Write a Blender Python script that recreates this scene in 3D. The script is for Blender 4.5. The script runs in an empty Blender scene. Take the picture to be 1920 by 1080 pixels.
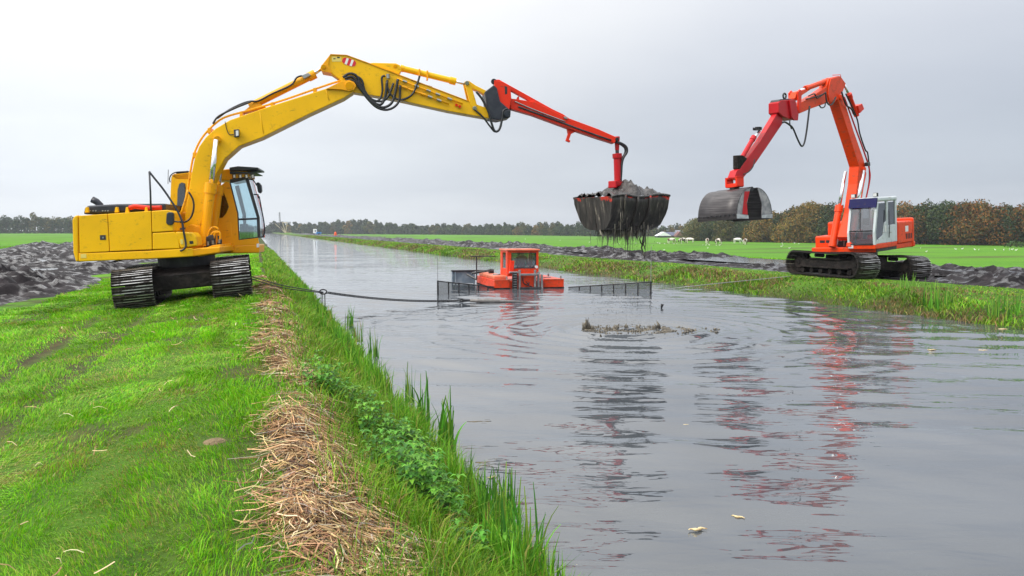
import bpy, bmesh, math, random
import numpy as np
from mathutils import Vector, Matrix

random.seed(7)
rng = np.random.default_rng(7)
sc = bpy.context.scene
COL = sc.collection
R = math.radians

# ------------------------------------------------------------------ camera
F = 1920 * 28 / 36.0
PITCH = math.atan(107 / F)
CAMZ = 2.3
cam = bpy.data.cameras.new('camera')
cam.lens = 28
cam.sensor_width = 36
cam.clip_start = 0.05
cam.clip_end = 6000
camo = bpy.data.objects.new('camera', cam)
camo.location = (0, 0, CAMZ)
camo.rotation_euler = (math.pi / 2 - PITCH, 0, 0)
COL.objects.link(camo)
sc.camera = camo

# ------------------------------------------------------------------ sky, sun, exposure
SUN_AZ, SUN_EL = R(-118), R(42)      # azimuth from +Y, towards -X (left, behind the camera)
world = bpy.data.worlds.new('World')
sc.world = world
world.use_nodes = True
wt = world.node_tree
wt.nodes.clear()


def N(nt, kind, **kw):
    n = nt.nodes.new(kind)
    for k, v in kw.items():
        if k.startswith('i_'):
            n.inputs[k[2:].replace('_', ' ')].default_value = v
        elif k.startswith('n') and k[1:].isdigit():
            n.inputs[int(k[1:])].default_value = v
        else:
            setattr(n, k, v)
    return n


def L(nt, a, b):
    nt.links.new(a, b)


def ramp(nt, fac, stops, interp='LINEAR'):
    r = nt.nodes.new('ShaderNodeValToRGB')
    r.color_ramp.interpolation = interp
    el = r.color_ramp.elements
    while len(el) > 1:
        el.remove(el[-1])
    el[0].position = stops[0][0]
    c = stops[0][1]
    el[0].color = c if len(c) == 4 else (*c, 1)
    for p, c in stops[1:]:
        e = el.new(p)
        e.color = c if len(c) == 4 else (*c, 1)
    L(nt, fac, r.inputs[0])
    return r.outputs[0]


def build_world():
    nt = wt
    out = N(nt, 'ShaderNodeOutputWorld')
    sky = N(nt, 'ShaderNodeTexSky', sky_type='NISHITA', sun_disc=False, sun_elevation=SUN_EL, sun_rotation=SUN_AZ)
    b1 = N(nt, 'ShaderNodeBackground', i_Strength=0.10)
    L(nt, sky.outputs[0], b1.inputs[0])
    tc = N(nt, 'ShaderNodeTexCoord')
    sep = N(nt, 'ShaderNodeSeparateXYZ')
    L(nt, tc.outputs['Generated'], sep.inputs[0])
    # overcast dome: bright overhead, dimmer towards the horizon
    z = N(nt, 'ShaderNodeMath', operation='MAXIMUM', n1=0.0)
    L(nt, sep.outputs[2], z.inputs[0])
    lum = ramp(nt, z.outputs[0], [(0.0, (0.47, 0.495, 0.54)), (0.05, (0.43, 0.46, 0.515)), (0.13, (0.47, 0.495, 0.54)),
                                  (0.27, (0.64, 0.65, 0.68)), (0.42, (0.86, 0.86, 0.865)), (1.0, (1.5, 1.5, 1.51))])
    # thinner cloud on the side where the sun stands
    dt = N(nt, 'ShaderNodeVectorMath', operation='DOT_PRODUCT')
    L(nt, tc.outputs['Generated'], dt.inputs[0])
    dt.inputs[1].default_value = (-0.97, 0.0, 0.25)
    sh = N(nt, 'ShaderNodeMath', operation='ADD', n1=.5); L(nt, dt.outputs['Value'], sh.inputs[0])
    thin = ramp(nt, sh.outputs[0], [(0.0, (.84, .86, .89)), (0.28, (.92, .935, .955)), (0.5, (1.08, 1.075, 1.06)), (0.68, (1.30, 1.285, 1.24)), (0.92, (1.50, 1.48, 1.42)), (1.0, (1.50, 1.48, 1.42))])
    m1 = N(nt, 'ShaderNodeMix', data_type='RGBA', blend_type='MULTIPLY')
    m1.inputs[0].default_value = 1
    L(nt, lum, m1.inputs[6]); L(nt, thin, m1.inputs[7])
    # soft cloud structure
    dv = N(nt, 'ShaderNodeMath', operation='ADD', n1=0.12)
    L(nt, z.outputs[0], dv.inputs[0])
    px = N(nt, 'ShaderNodeMath', operation='DIVIDE'); L(nt, sep.outputs[0], px.inputs[0]); L(nt, dv.outputs[0], px.inputs[1])
    py = N(nt, 'ShaderNodeMath', operation='DIVIDE'); L(nt, sep.outputs[1], py.inputs[0]); L(nt, dv.outputs[0], py.inputs[1])
    cb = N(nt, 'ShaderNodeCombineXYZ'); L(nt, px.outputs[0], cb.inputs[0]); L(nt, py.outputs[0], cb.inputs[1])
    no = N(nt, 'ShaderNodeTexNoise', i_Scale=0.55, i_Detail=5.0, i_Roughness=0.5)
    L(nt, cb.outputs[0], no.inputs['Vector'])
    cl = ramp(nt, no.outputs[0], [(0.3, (0.94, 0.945, 0.96)), (0.7, (1.06, 1.06, 1.05))], 'EASE')
    m2 = N(nt, 'ShaderNodeMix', data_type='RGBA', blend_type='MULTIPLY')
    m2.inputs[0].default_value = 1
    L(nt, m1.outputs[2], m2.inputs[6]); L(nt, cl, m2.inputs[7])
    b2 = N(nt, 'ShaderNodeBackground', i_Strength=1.0)
    L(nt, m2.outputs[2], b2.inputs[0])
    mix = N(nt, 'ShaderNodeMixShader', n0=0.93)
    L(nt, b1.outputs[0], mix.inputs[1]); L(nt, b2.outputs[0], mix.inputs[2])
    L(nt, mix.outputs[0], out.inputs[0])


build_world()
sun = bpy.data.lights.new('sun', 'SUN')
sun.energy = 1.5
sun.angle = R(16)
sun.color = (1.0, 0.95, 0.86)
suno = bpy.data.objects.new('sun', sun)
sd = Vector((math.sin(SUN_AZ) * math.cos(SUN_EL), math.cos(SUN_AZ) * math.cos(SUN_EL), math.sin(SUN_EL)))
suno.rotation_euler = sd.to_track_quat('Z', 'Y').to_euler()
suno.location = (-20, -20, 40)
COL.objects.link(suno)
vs = sc.view_settings
vs.view_transform = 'Standard'
vs.look = 'None'
vs.gamma = 1
vs.use_curve_mapping = False
vs.exposure = 0.48
sc.cycles.use_denoising = True
sc.cycles.max_bounces = 6
sc.cycles.transparent_max_bounces = 16
sc.cycles.volume_bounces = 0
sc.cycles.caustics_reflective = False
sc.cycles.caustics_refractive = False

# ------------------------------------------------------------------ measuring helpers (camera -> place)
FWD = Vector((0, math.cos(PITCH), -math.sin(PITCH)))
UPV = Vector((0, math.sin(PITCH), math.cos(PITCH)))
RGT = Vector((1, 0, 0))
CP = Vector((0, 0, CAMZ))
ZUP = Vector((0, 0, 1))


def ray(px, py):
    return FWD + RGT * ((px - 960) / F) + UPV * ((540 - py) / F)


def at_z(px, py, z=0.0):
    d = ray(px, py)
    return CP + d * ((z - CAMZ) / d.z)


def at_y(px, py, Y):
    d = ray(px, py)
    return CP + d * (Y / d.y)


def on_plane(px, py, p, n):
    d = ray(px, py)
    return CP + d * ((Vector(p) - CP).dot(n) / d.dot(n))


# canal frame: t runs along the water, n points to the right bank
T = Vector((-0.306, 0.952, 0)).normalized()
NN = Vector((0.952, 0.306, 0)).normalized()
UL, UR = 1.75, 17.2


def uv_of(x, y):
    return x * NN.x + y * NN.y, x * T.x + y * T.y


def xy_of(u, v):
    return u * NN.x + v * T.x, u * NN.y + v * T.y


# ------------------------------------------------------------------ noise in numpy
_tab = rng.random((256, 256))


def vnoise(x, y):
    x = np.asarray(x, float); y = np.asarray(y, float)
    xi = np.floor(x).astype(int); yi = np.floor(y).astype(int)
    fx = x - xi; fy = y - yi
    fx = fx * fx * fx * (fx * (fx * 6 - 15) + 10); fy = fy * fy * fy * (fy * (fy * 6 - 15) + 10)
    a = _tab[xi & 255, yi & 255]; b = _tab[(xi + 1) & 255, yi & 255]
    c = _tab[xi & 255, (yi + 1) & 255]; d = _tab[(xi + 1) & 255, (yi + 1) & 255]
    return (a * (1 - fx) + b * fx) * (1 - fy) + (c * (1 - fx) + d * fx) * fy


def fbm(x, y, o=4, g=0.5):
    s = 0; a = 1; t = 0; k = 1.0
    for i in range(o):
        s = s + a * vnoise(x * k + 17.3 * i, y * k + 9.1 * i); t += a; a *= g; k *= 2.03
    return s / t


KU = [-3000, -400, -60, -26, -5, -2.5, -0.5, 0.2, 0.8, 1.4, 1.75, 2.6, 5, 14, 16.2, 17.2, 17.8, 19.0, 20.6, 23, 32, 45, 70, 3000]
KZ = [-0.3, 0.2, .35, .45, .50, .55, .76, .74, .50, .15, 0, -.5, -1, -1, -.5, 0, .28, .56, .62, .50, .45, -.3, -1.2, -1.2]


def pile_h(u, v):
    c = 0.46 + 0.40 * (vnoise(v * 0.9, v * 0 + 3.3) - .5)
    w = 0.36 + 0.22 * (vnoise(v * 0.7, v * 0 + 8.8) - .5)
    g = np.exp(-((u - c) / w) ** 2 * 1.2)
    s = np.clip((30 - v) / 10, 0, 1) * np.clip((v + 1) / 1.5, 0, 1)
    return g * s * (0.02 + 0.21 * fbm(u * 1.6 + 5, v * 1.3, 2))


def zg(u, v, pile=True):
    u = np.asarray(u, float); v = np.asarray(v, float)
    z = np.interp(u, KU, KZ)
    z = z + 0.05 * (fbm(u * .7, v * .7) - .5) + 0.14 * (fbm(u * .12 + 40, v * .12) - .5)
    edge = np.exp(-((u - UL) / .8) ** 2) + np.exp(-((u - UR) / 1.0) ** 2)
    z = z + edge * 0.16 * (fbm(u * .5 + 3, v * .6 + 7, 3) - .5)
    # wheel ruts across the lawn, parallel to the water
    for c in (-3.0, -2.15):
        z = z - 0.05 * np.exp(-((u - c - 0.25 * (vnoise(v * .25, v * 0 + 2) - .5)) / .16) ** 2) * np.clip((22 - v) / 8, 0, 1)
    if pile:
        z = z + pile_h(u, v)
    return z


def ground_at(x, y):
    u, v = uv_of(x, y)
    return float(zg(u, v))


# ------------------------------------------------------------------ materials
MATS = {}


def new_mat(name):
    m = bpy.data.materials.new(name)
    m.use_nodes = True
    nt = m.node_tree
    nt.nodes.clear()
    out = N(nt, 'ShaderNodeOutputMaterial')
    MATS[name] = m
    return m, nt, out


def mat(name, col, rough=.5, metal=0.0, col2=None, scale=4.0, lo=.45, hi=.65, bump=0.0, bscale=20.0, coat=0.0,
        attr=None, spec=.5, stretch=None, detail=5.0, transl=0.0, rough2=None, ior=None):
    m, nt, out = new_mat(name)
    p = N(nt, 'ShaderNodeBsdfPrincipled', i_Roughness=rough, i_Metallic=metal)
    p.inputs['Specular IOR Level'].default_value = spec
    if ior:
        p.inputs['IOR'].default_value = ior
    if coat:
        p.inputs['Coat Weight'].default_value = coat
        p.inputs['Coat Roughness'].default_value = .15
    tc = N(nt, 'ShaderNodeTexCoord')
    vec = tc.outputs['Object']
    if stretch:
        mp = N(nt, 'ShaderNodeMapping'); mp.inputs['Scale'].default_value = stretch
        L(nt, vec, mp.inputs[0]); vec = mp.outputs[0]
    base = None
    if attr:
        a = N(nt, 'ShaderNodeVertexColor', layer_name=attr)
        base = a.outputs[0]
    if col2 is not None:
        no = N(nt, 'ShaderNodeTexNoise', i_Scale=scale, i_Detail=detail, i_Roughness=.6)
        L(nt, vec, no.inputs['Vector'])
        f = ramp(nt, no.outputs[0], [(lo, (0, 0, 0)), (hi, (1, 1, 1))])
        mx = N(nt, 'ShaderNodeMix', data_type='RGBA')
        L(nt, f, mx.inputs[0])
        if base is not None:
            L(nt, base, mx.inputs[6])
        else:
            mx.inputs[6].default_value = (*col, 1)
        mx.inputs[7].default_value = (*col2, 1)
        base = mx.outputs[2]
        if rough2 is not None:
            rr = N(nt, 'ShaderNodeMapRange'); rr.inputs[3].default_value = rough; rr.inputs[4].default_value = rough2
            L(nt, f, rr.inputs[0]); L(nt, rr.outputs[0], p.inputs['Roughness'])
    if base is not None:
        L(nt, base, p.inputs['Base Color'])
    else:
        p.inputs['Base Color'].default_value = (*col, 1)
    if bump:
        nb = N(nt, 'ShaderNodeTexNoise', i_Scale=bscale, i_Detail=6.0)
        L(nt, vec, nb.inputs['Vector'])
        b = N(nt, 'ShaderNodeBump', i_Strength=bump, i_Distance=.05)
        L(nt, nb.outputs[0], b.inputs['Height']); L(nt, b.outputs[0], p.inputs['Normal'])
    if transl:
        tr = N(nt, 'ShaderNodeBsdfTranslucent')
        if base is not None:
            L(nt, base, tr.inputs[0])
        else:
            tr.inputs[0].default_value = (*col, 1)
        ms = N(nt, 'ShaderNodeMixShader', n0=transl)
        L(nt, p.outputs[0], ms.inputs[1]); L(nt, tr.outputs[0], ms.inputs[2])
        L(nt, ms.outputs[0], out.inputs[0])
    else:
        L(nt, p.outputs[0], out.inputs[0])
    return m


def glass(name, tint, gloss=.12, rough=.02):
    m, nt, out = new_mat(name)
    t = N(nt, 'ShaderNodeBsdfTransparent'); t.inputs[0].default_value = (*tint, 1)
    g = N(nt, 'ShaderNodeBsdfGlossy', i_Roughness=rough); g.inputs[0].default_value = (.9, .95, 1, 1)
    fr = N(nt, 'ShaderNodeFresnel', i_IOR=1.5)
    ad = N(nt, 'ShaderNodeMath', operation='ADD', n1=gloss); L(nt, fr.outputs[0], ad.inputs[0])
    ms = N(nt, 'ShaderNodeMixShader')
    L(nt, ad.outputs[0], ms.inputs[0]); L(nt, t.outputs[0], ms.inputs[1]); L(nt, g.outputs[0], ms.inputs[2])
    L(nt, ms.outputs[0], out.inputs[0])
    return m


def paint(name, col, dirt=(.10, .07, .04), lo=.56, hi=.80, rough=.38):
    """worn machine paint: faded patches, grime and scuffs"""
    m, nt, out = new_mat(name)
    p = N(nt, 'ShaderNodeBsdfPrincipled', i_Roughness=rough)
    p.inputs['Coat Weight'].default_value = .04
    p.inputs['Specular IOR Level'].default_value = .28
    tc = N(nt, 'ShaderNodeTexCoord')
    n1 = N(nt, 'ShaderNodeTexNoise', i_Scale=1.3, i_Detail=4.0); L(nt, tc.outputs['Object'], n1.inputs['Vector'])
    fade = ramp(nt, n1.outputs[0], [(.3, (.86, .86, .86)), (.7, (1.0, 1.0, 1.0))])
    mx = N(nt, 'ShaderNodeMix', data_type='RGBA', blend_type='MULTIPLY'); mx.inputs[0].default_value = 1
    mx.inputs[6].default_value = (*col, 1); L(nt, fade, mx.inputs[7])
    n2 = N(nt, 'ShaderNodeTexNoise', i_Scale=5.5, i_Detail=9.0, i_Roughness=.72); L(nt, tc.outputs['Object'], n2.inputs['Vector'])
    f = ramp(nt, n2.outputs[0], [(lo, (0, 0, 0)), (hi, (.85, .85, .85))])
    m2 = N(nt, 'ShaderNodeMix', data_type='RGBA'); L(nt, f, m2.inputs[0])
    L(nt, mx.outputs[2], m2.inputs[6]); m2.inputs[7].default_value = (*dirt, 1)
    mp = N(nt, 'ShaderNodeMapping'); mp.inputs['Rotation'].default_value = (0, R(25), 0); mp.inputs['Scale'].default_value = (2.2, 2.2, 9)
    L(nt, tc.outputs['Object'], mp.inputs[0])
    n3 = N(nt, 'ShaderNodeTexNoise', i_Scale=1.7, i_Detail=3.0, i_Roughness=.6); L(nt, mp.outputs[0], n3.inputs['Vector'])
    f3 = ramp(nt, n3.outputs[0], [(.645, (0, 0, 0)), (.70, (.8, .8, .8))])
    m3 = N(nt, 'ShaderNodeMix', data_type='RGBA'); L(nt, f3, m3.inputs[0])
    L(nt, m2.outputs[2], m3.inputs[6]); m3.inputs[7].default_value = (*[.35 * c + .6 * d_ for c, d_ in zip(col, dirt)], 1)
    L(nt, m3.outputs[2], p.inputs['Base Color'])
    rr = N(nt, 'ShaderNodeMapRange'); rr.inputs[3].default_value = rough; rr.inputs[4].default_value = .8
    L(nt, f, rr.inputs[0]); L(nt, rr.outputs[0], p.inputs['Roughness'])
    L(nt, p.outputs[0], out.inputs[0])
    return m


yellow = paint('yellow_paint', (.92, .51, .001), dirt=(.17, .09, .025), lo=.565, hi=.84)
yellow2 = paint('orange_yellow_paint', (.90, .40, .001), dirt=(.15, .08, .02), lo=.56, hi=.84)
redp = paint('red_orange_paint', (.80, .030, .005), lo=.58, hi=.84)
crimson = paint('crimson_paint', (.50, .006, .014), lo=.56, hi=.82)
orangep = paint('machine_orange_paint', (.84, .055, .001), lo=.52, hi=.78)
boatp = paint('boat_orange_paint', (.82, .06, .012), lo=.50, hi=.76)
boatfade = paint('faded_boat_paint', (.72, .18, .09), lo=.50, hi=.80)
greycab = paint('pale_grey_paint', (.62, .68, .72), lo=.56, hi=.85)
bluep = paint('dark_blue_paint', (.003, .004, .085), lo=.6, hi=.9, rough=.6)
blackm = mat('black_metal', (.012, .013, .018), .45, col2=(.05, .05, .055), scale=3)
navy = mat('blue_black_plastic', (.012, .016, .03), .42, col2=(.03, .035, .05), scale=4)
rubber = mat('hose_rubber', (.012, .013, .018), .4)
chrome = mat('chrome_rod', (.75, .77, .8), .12, 1.0)
brass = mat('steel_fitting', (.35, .36, .36), .35, .9)
tracksteel = mat('muddy_track_steel', (.022, .018, .017), .55, 0, col2=(.085, .07, .06), scale=5, lo=.48, hi=.75, bump=.5, bscale=30, spec=.25)
wornsteel = mat('worn_grouser_steel', (.48, .48, .49), .35, .5, col2=(.03, .025, .022), scale=3.5, lo=.44, hi=.56)
mudcoat = mat('mud_coated_frame', (.011, .009, .009), .65, col2=(.045, .036, .032), scale=4, lo=.45, hi=.78, bump=.7, bscale=12, spec=.15)
whitep = mat('white_paint', (.80, .80, .80), .4)
lens = mat('lamp_glass', (.75, .77, .80), .1)
signred = mat('sign_red', (.65, .01, .03), .4)
signwhite = mat('sign_white', (.80, .80, .80), .4)
paleplate = mat('pale_yellow_plate', (.75, .60, .16), .5)
gl_cab = glass('cab_glass', (.70, .86, .90), .16)
gl_dark = glass('smoked_glass', (.16, .19, .22), .10)
gl_clear = glass('clear_glass', (.85, .88, .90), .12)
seatred = mat('red_seat_fabric', (.55, .02, .02), .8)
darkint = mat('dark_interior', (.02, .02, .022), .7)
skin = mat('skin', (.55, .33, .25), .5)

# ------------------------------------------------------------------ mesh helpers


class MB:
    def __init__(self):
        self.v = []; self.f = []

    def add(self, vs, fs):
        o = len(self.v)
        self.v += [tuple(x) for x in vs]
        self.f += [tuple(i + o for i in f) for f in fs]
        return self

    def hexa(self, lo4, hi4):
        return self.add(list(lo4) + list(hi4), [(3, 2, 1, 0), (4, 5, 6, 7), (0, 1, 5, 4), (1, 2, 6, 5), (2, 3, 7, 6), (3, 0, 4, 7)])

    def box(self, x0, x1, y0, y1, z0, z1, M=None):
        vs = [Vector(p) for p in ((x0, y0, z0), (x1, y0, z0), (x1, y1, z0), (x0, y1, z0), (x0, y0, z1), (x1, y0, z1), (x1, y1, z1), (x0, y1, z1))]
        if M is not None:
            vs = [M @ p for p in vs]
        return self.hexa(vs[:4], vs[4:])

    def prism(self, pts, ext):
        n = len(pts); ext = Vector(ext)
        a = [Vector(p) for p in pts]; b = [p + ext for p in a]
        self.add(a + b, [tuple(range(n))[::-1], tuple(range(n, 2 * n))] + [(i, (i + 1) % n, n + (i + 1) % n, n + i) for i in range(n)])
        return self

    def tube(self, path, r, s=8, r2=None, caps=True):
        path = [Vector(p) for p in path]
        n = len(path)
        prev = None
        rings = []
        for i, p in enumerate(path):
            d = (path[min(i + 1, n - 1)] - path[max(i - 1, 0)])
            if d.length < 1e-9:
                d = Vector((0, 0, 1))
            d.normalize()
            if prev is None:
                a = d.orthogonal().normalized()
            else:
                a = (prev - d * prev.dot(d))
                a = a.normalized() if a.length > 1e-6 else d.orthogonal().normalized()
            prev = a
            b = d.cross(a)
            rr = r if r2 is None else r + (r2 - r) * i / max(1, n - 1)
            if isinstance(r, (list, tuple)):
                rr = r[i]
            rings.append([p + (a * math.cos(2 * math.pi * k / s) + b * math.sin(2 * math.pi * k / s)) * rr for k in range(s)])
        vs = [q for g in rings for q in g]
        fs = [(i * s + k, i * s + (k + 1) % s, (i + 1) * s + (k + 1) % s, (i + 1) * s + k) for i in range(n - 1) for k in range(s)]
        if caps:
            fs += [tuple(range(s))[::-1], tuple((n - 1) * s + k for k in range(s))]
        return self.add(vs, fs)

    def loft(self, rings, caps=True):
        s = len(rings[0]); n = len(rings)
        vs = [q for g in rings for q in g]
        fs = [(i * s + k, i * s + (k + 1) % s, (i + 1) * s + (k + 1) % s, (i + 1) * s + k) for i in range(n - 1) for k in range(s)]
        if caps:
            fs += [tuple(range(s))[::-1], tuple((n - 1) * s + k for k in range(s))]
        return self.add(vs, fs)

    def build(self, name, m, parent=None, org=None, bevel=0.0, smooth=False, seg=2, kind=None):
        """verts are in world space; org = the thing's base point that becomes the local origin"""
        me = bpy.data.meshes.new(name)
        o3 = Vector((0, 0, 0)) if org is None else Vector(org)
        me.from_pydata([tuple(Vector(p) - o3) for p in self.v], [], self.f)
        bm = bmesh.new(); bm.from_mesh(me)
        bmesh.ops.recalc_face_normals(bm, faces=bm.faces)
        bm.to_mesh(me); bm.free()
        for mm in (m if isinstance(m, (list, tuple)) else [m]):
            me.materials.append(mm)
        if smooth:
            me.polygons.foreach_set('use_smooth', [True] * len(me.polygons))
        o = bpy.data.objects.new(name, me)
        COL.objects.link(o)
        if parent is not None:
            o.parent = parent
        elif org is not None:
            o.location = o3
        if bevel:
            b = o.modifiers.new('bevel', 'BEVEL'); b.width = bevel; b.segments = seg; b.limit_method = 'ANGLE'; b.angle_limit = R(35)
            b.harden_normals = False
        if kind:
            o['kind'] = kind
        return o


def spline(pts, n=24):
    """Catmull-Rom through points"""
    P = [Vector(p) for p in pts]
    P = [P[0] * 2 - P[1]] + P + [P[-1] * 2 - P[-2]]
    out = []
    segs = len(P) - 3
    per = max(2, n // segs)
    for i in range(segs):
        a, b, c, d = P[i:i + 4]
        for k in range(per):
            t = k / per
            out.append(0.5 * ((2 * b) + (c - a) * t + (2 * a - 5 * b + 4 * c - d) * t * t + (3 * b - a - 3 * c + d) * t ** 3))
    out.append(P[-2])
    return out


def tag(o, label=None, cat=None, group=None, kind=None):
    if label: o['label'] = label
    if cat: o['category'] = cat
    if group: o['group'] = group
    if kind: o['kind'] = kind
    return o


def thing(name, loc, label, cat, group=None):
    e = bpy.data.objects.new(name, None)
    e.empty_display_size = .2
    e.location = loc
    COL.objects.link(e)
    bpy.context.view_layer.update()
    return tag(e, label, cat, group)


def np_mesh(name, V, loops, starts, totals, m, cols=None, smooth=True, parent=None):
    me = bpy.data.meshes.new(name)
    me.vertices.add(len(V)); me.vertices.foreach_set('co', np.ascontiguousarray(V, dtype=np.float32).ravel())
    me.loops.add(len(loops)); me.loops.foreach_set('vertex_index', np.ascontiguousarray(loops, dtype=np.int32))
    me.polygons.add(len(starts)); me.polygons.foreach_set('loop_start', np.ascontiguousarray(starts, dtype=np.int32))
    me.polygons.foreach_set('loop_total', np.ascontiguousarray(totals, dtype=np.int32))
    if smooth:
        me.polygons.foreach_set('use_smooth', np.ones(len(starts), dtype=bool))
    if cols is not None:
        ca = me.color_attributes.new('Col', 'FLOAT_COLOR', 'POINT')
        c4 = np.ones((len(V), 4), dtype=np.float32); c4[:, :3] = cols
        ca.data.foreach_set('color', c4.ravel())
    me.update(calc_edges=True)
    me.materials.append(m)
    o = bpy.data.objects.new(name, me)
    COL.objects.link(o)
    if parent is not None:
        o.parent = parent
    return o


def blades_geo(P, H, W, yaw, lean, leandir, col, tipcol=None):
    n = len(P)
    side = np.stack([np.cos(yaw), np.sin(yaw), np.zeros(n)], 1) * (W / 2)[:, None]
    ld = np.stack([np.cos(leandir), np.sin(leandir), np.zeros(n)], 1)
    up = np.array([0, 0, 1.0])
    mid = P + up * (H * .6)[:, None] + ld * (lean * .35)[:, None]
    tip = P + up * (H * (1 - .25 * np.minimum(lean / np.maximum(H, 1e-5), 1.6)))[:, None] + ld * lean[:, None]
    V = np.stack([P - side, P + side, mid - side * .8, mid + side * .8, tip], 1).reshape(-1, 3)
    b = np.arange(n)[:, None] * 5
    loops = (b + np.array([0, 1, 3, 2, 2, 3, 4])).ravel()
    st = (np.arange(n)[:, None] * 7 + np.array([0, 4])).ravel()
    tot = np.tile([4, 3], n)
    if tipcol is None:
        tipcol = col
    C = np.stack([col, col, col, col, tipcol], 1).reshape(-1, 3)
    return V, loops, st, tot, C


def ribbons_geo(paths, widths, sides, col, taper=True):
    """paths (n,k,3), widths (n,), sides (n,3) unit"""
    n, k, _ = paths.shape
    tp = np.ones(k)
    if taper:
        tp = np.linspace(1, .15, k)
    off = sides[:, None, :] * (widths[:, None] * .5 * tp[None, :])[:, :, None]
    V = np.stack([paths - off, paths + off], 2).reshape(-1, 3)      # n,k,2
    b = np.arange(n)[:, None, None] * (2 * k) + np.arange(k - 1)[None, :, None] * 2
    loops = (b + np.array([0, 1, 3, 2])).ravel()
    q = n * (k - 1)
    st = np.arange(q) * 4; tot = np.full(q, 4)
    C = np.repeat(col, 2 * k, axis=0)
    return V, loops, st, tot, C


def merge(*gs):
    Vs, Ls, Ss, Ts, Cs = [], [], [], [], []
    vo = lo = 0
    for V, l, s, t, c in gs:
        Vs.append(V); Ls.append(l + vo); Ss.append(s + lo); Ts.append(t); Cs.append(c)
        vo += len(V); lo += len(l)
    return np.concatenate(Vs), np.concatenate(Ls), np.concatenate(Ss), np.concatenate(Ts), np.concatenate(Cs)


def pick(colors, n, jit=.12, w=None):
    c = np.array(colors)[rng.choice(len(colors), n, p=w)]
    return np.clip(c * (1 + jit * rng.standard_normal((n, 1))) * (1 + .06 * rng.standard_normal((n, 3))), .002, .9)


def grid_obj(name, us, vs, zf, m, kind='structure', smooth=True):
    U, Vv = np.meshgrid(us, vs)
    Z = zf(U, Vv)
    X = U * NN.x + Vv * T.x; Y = U * NN.y + Vv * T.y
    P = np.stack([X, Y, Z], 2).reshape(-1, 3)
    nu, nv = len(us), len(vs)
    i = np.arange(nv - 1)[:, None] * nu + np.arange(nu - 1)[None, :]
    loops = np.stack([i, i + 1, i + 1 + nu, i + nu], 2).ravel()
    q = (nu - 1) * (nv - 1)
    o = np_mesh(name, P, loops, np.arange(q) * 4, np.full(q, 4), m, smooth=smooth)
    o['kind'] = kind
    return o


def geo_seq(a, b, d0, g):
    out = [a]; d = d0
    while out[-1] < b:
        out.append(out[-1] + d); d *= g
    return out


def skin_mesh(name, verts, edges, radii, sub=1):
    me = bpy.data.meshes.new(name + '_cage')
    me.from_pydata(verts, edges, [])
    o = bpy.data.objects.new(name + '_cage', me)
    COL.objects.link(o)
    o.modifiers.new('s', 'SKIN')
    lay = me.skin_vertices[0].data
    for i, r in enumerate(radii):
        lay[i].radius = r if isinstance(r, tuple) else (r, r)
    lay[0].use_root = True
    o.modifiers.new('ss', 'SUBSURF').levels = sub
    o.modifiers['ss'].render_levels = sub
    dg = bpy.context.evaluated_depsgraph_get()
    out = bpy.data.meshes.new_from_object(o.evaluated_get(dg))
    out.name = name
    bpy.data.objects.remove(o); bpy.data.meshes.remove(me)
    out.polygons.foreach_set('use_smooth', [True] * len(out.polygons))
    return out

# ================================================================== THE SETTING
G_FIELD = np.array([.080, .225, .007])
G_LAWN = np.array([.066, .150, .011])
G_SOIL = np.array([.060, .045, .024])


def field_material():
    m, nt, out = new_mat('field_grass')
    p = N(nt, 'ShaderNodeBsdfPrincipled', i_Roughness=.85)
    p.inputs['Specular IOR Level'].default_value = .15
    a = N(nt, 'ShaderNodeVertexColor', layer_name='Col')
    tc = N(nt, 'ShaderNodeTexCoord')
    n1 = N(nt, 'ShaderNodeTexNoise', i_Scale=.08, i_Detail=8.0, i_Roughness=.62); L(nt, tc.outputs['Object'], n1.inputs['Vector'])
    c1 = ramp(nt, n1.outputs[0], [(.3, (.70, .80, .8)), (.5, (1, 1, 1)), (.72, (1.22, 1.06, .9))])
    m1 = N(nt, 'ShaderNodeMix', data_type='RGBA', blend_type='MULTIPLY'); m1.inputs[0].default_value = 1
    L(nt, a.outputs[0], m1.inputs[6]); L(nt, c1, m1.inputs[7])
    n2 = N(nt, 'ShaderNodeTexNoise', i_Scale=3.5, i_Detail=10.0, i_Roughness=.75); L(nt, tc.outputs['Object'], n2.inputs['Vector'])
    c2 = ramp(nt, n2.outputs[0], [(.30, (.42, .48, .5)), (.5, (1, 1, 1)), (.70, (1.5, 1.3, 1.2))])
    m2 = N(nt, 'ShaderNodeMix', data_type='RGBA', blend_type='MULTIPLY'); m2.inputs[0].default_value = 1
    L(nt, m1.outputs[2], m2.inputs[6]); L(nt, c2, m2.inputs[7])
    L(nt, m2.outputs[2], p.inputs['Base Color'])
    b = N(nt, 'ShaderNodeBump', i_Strength=.6, i_Distance=.06); L(nt, n2.outputs[0], b.inputs['Height']); L(nt, b.outputs[0], p.inputs['Normal'])
    L(nt, p.outputs[0], out.inputs[0])
    return m


m_field = field_material()


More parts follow.
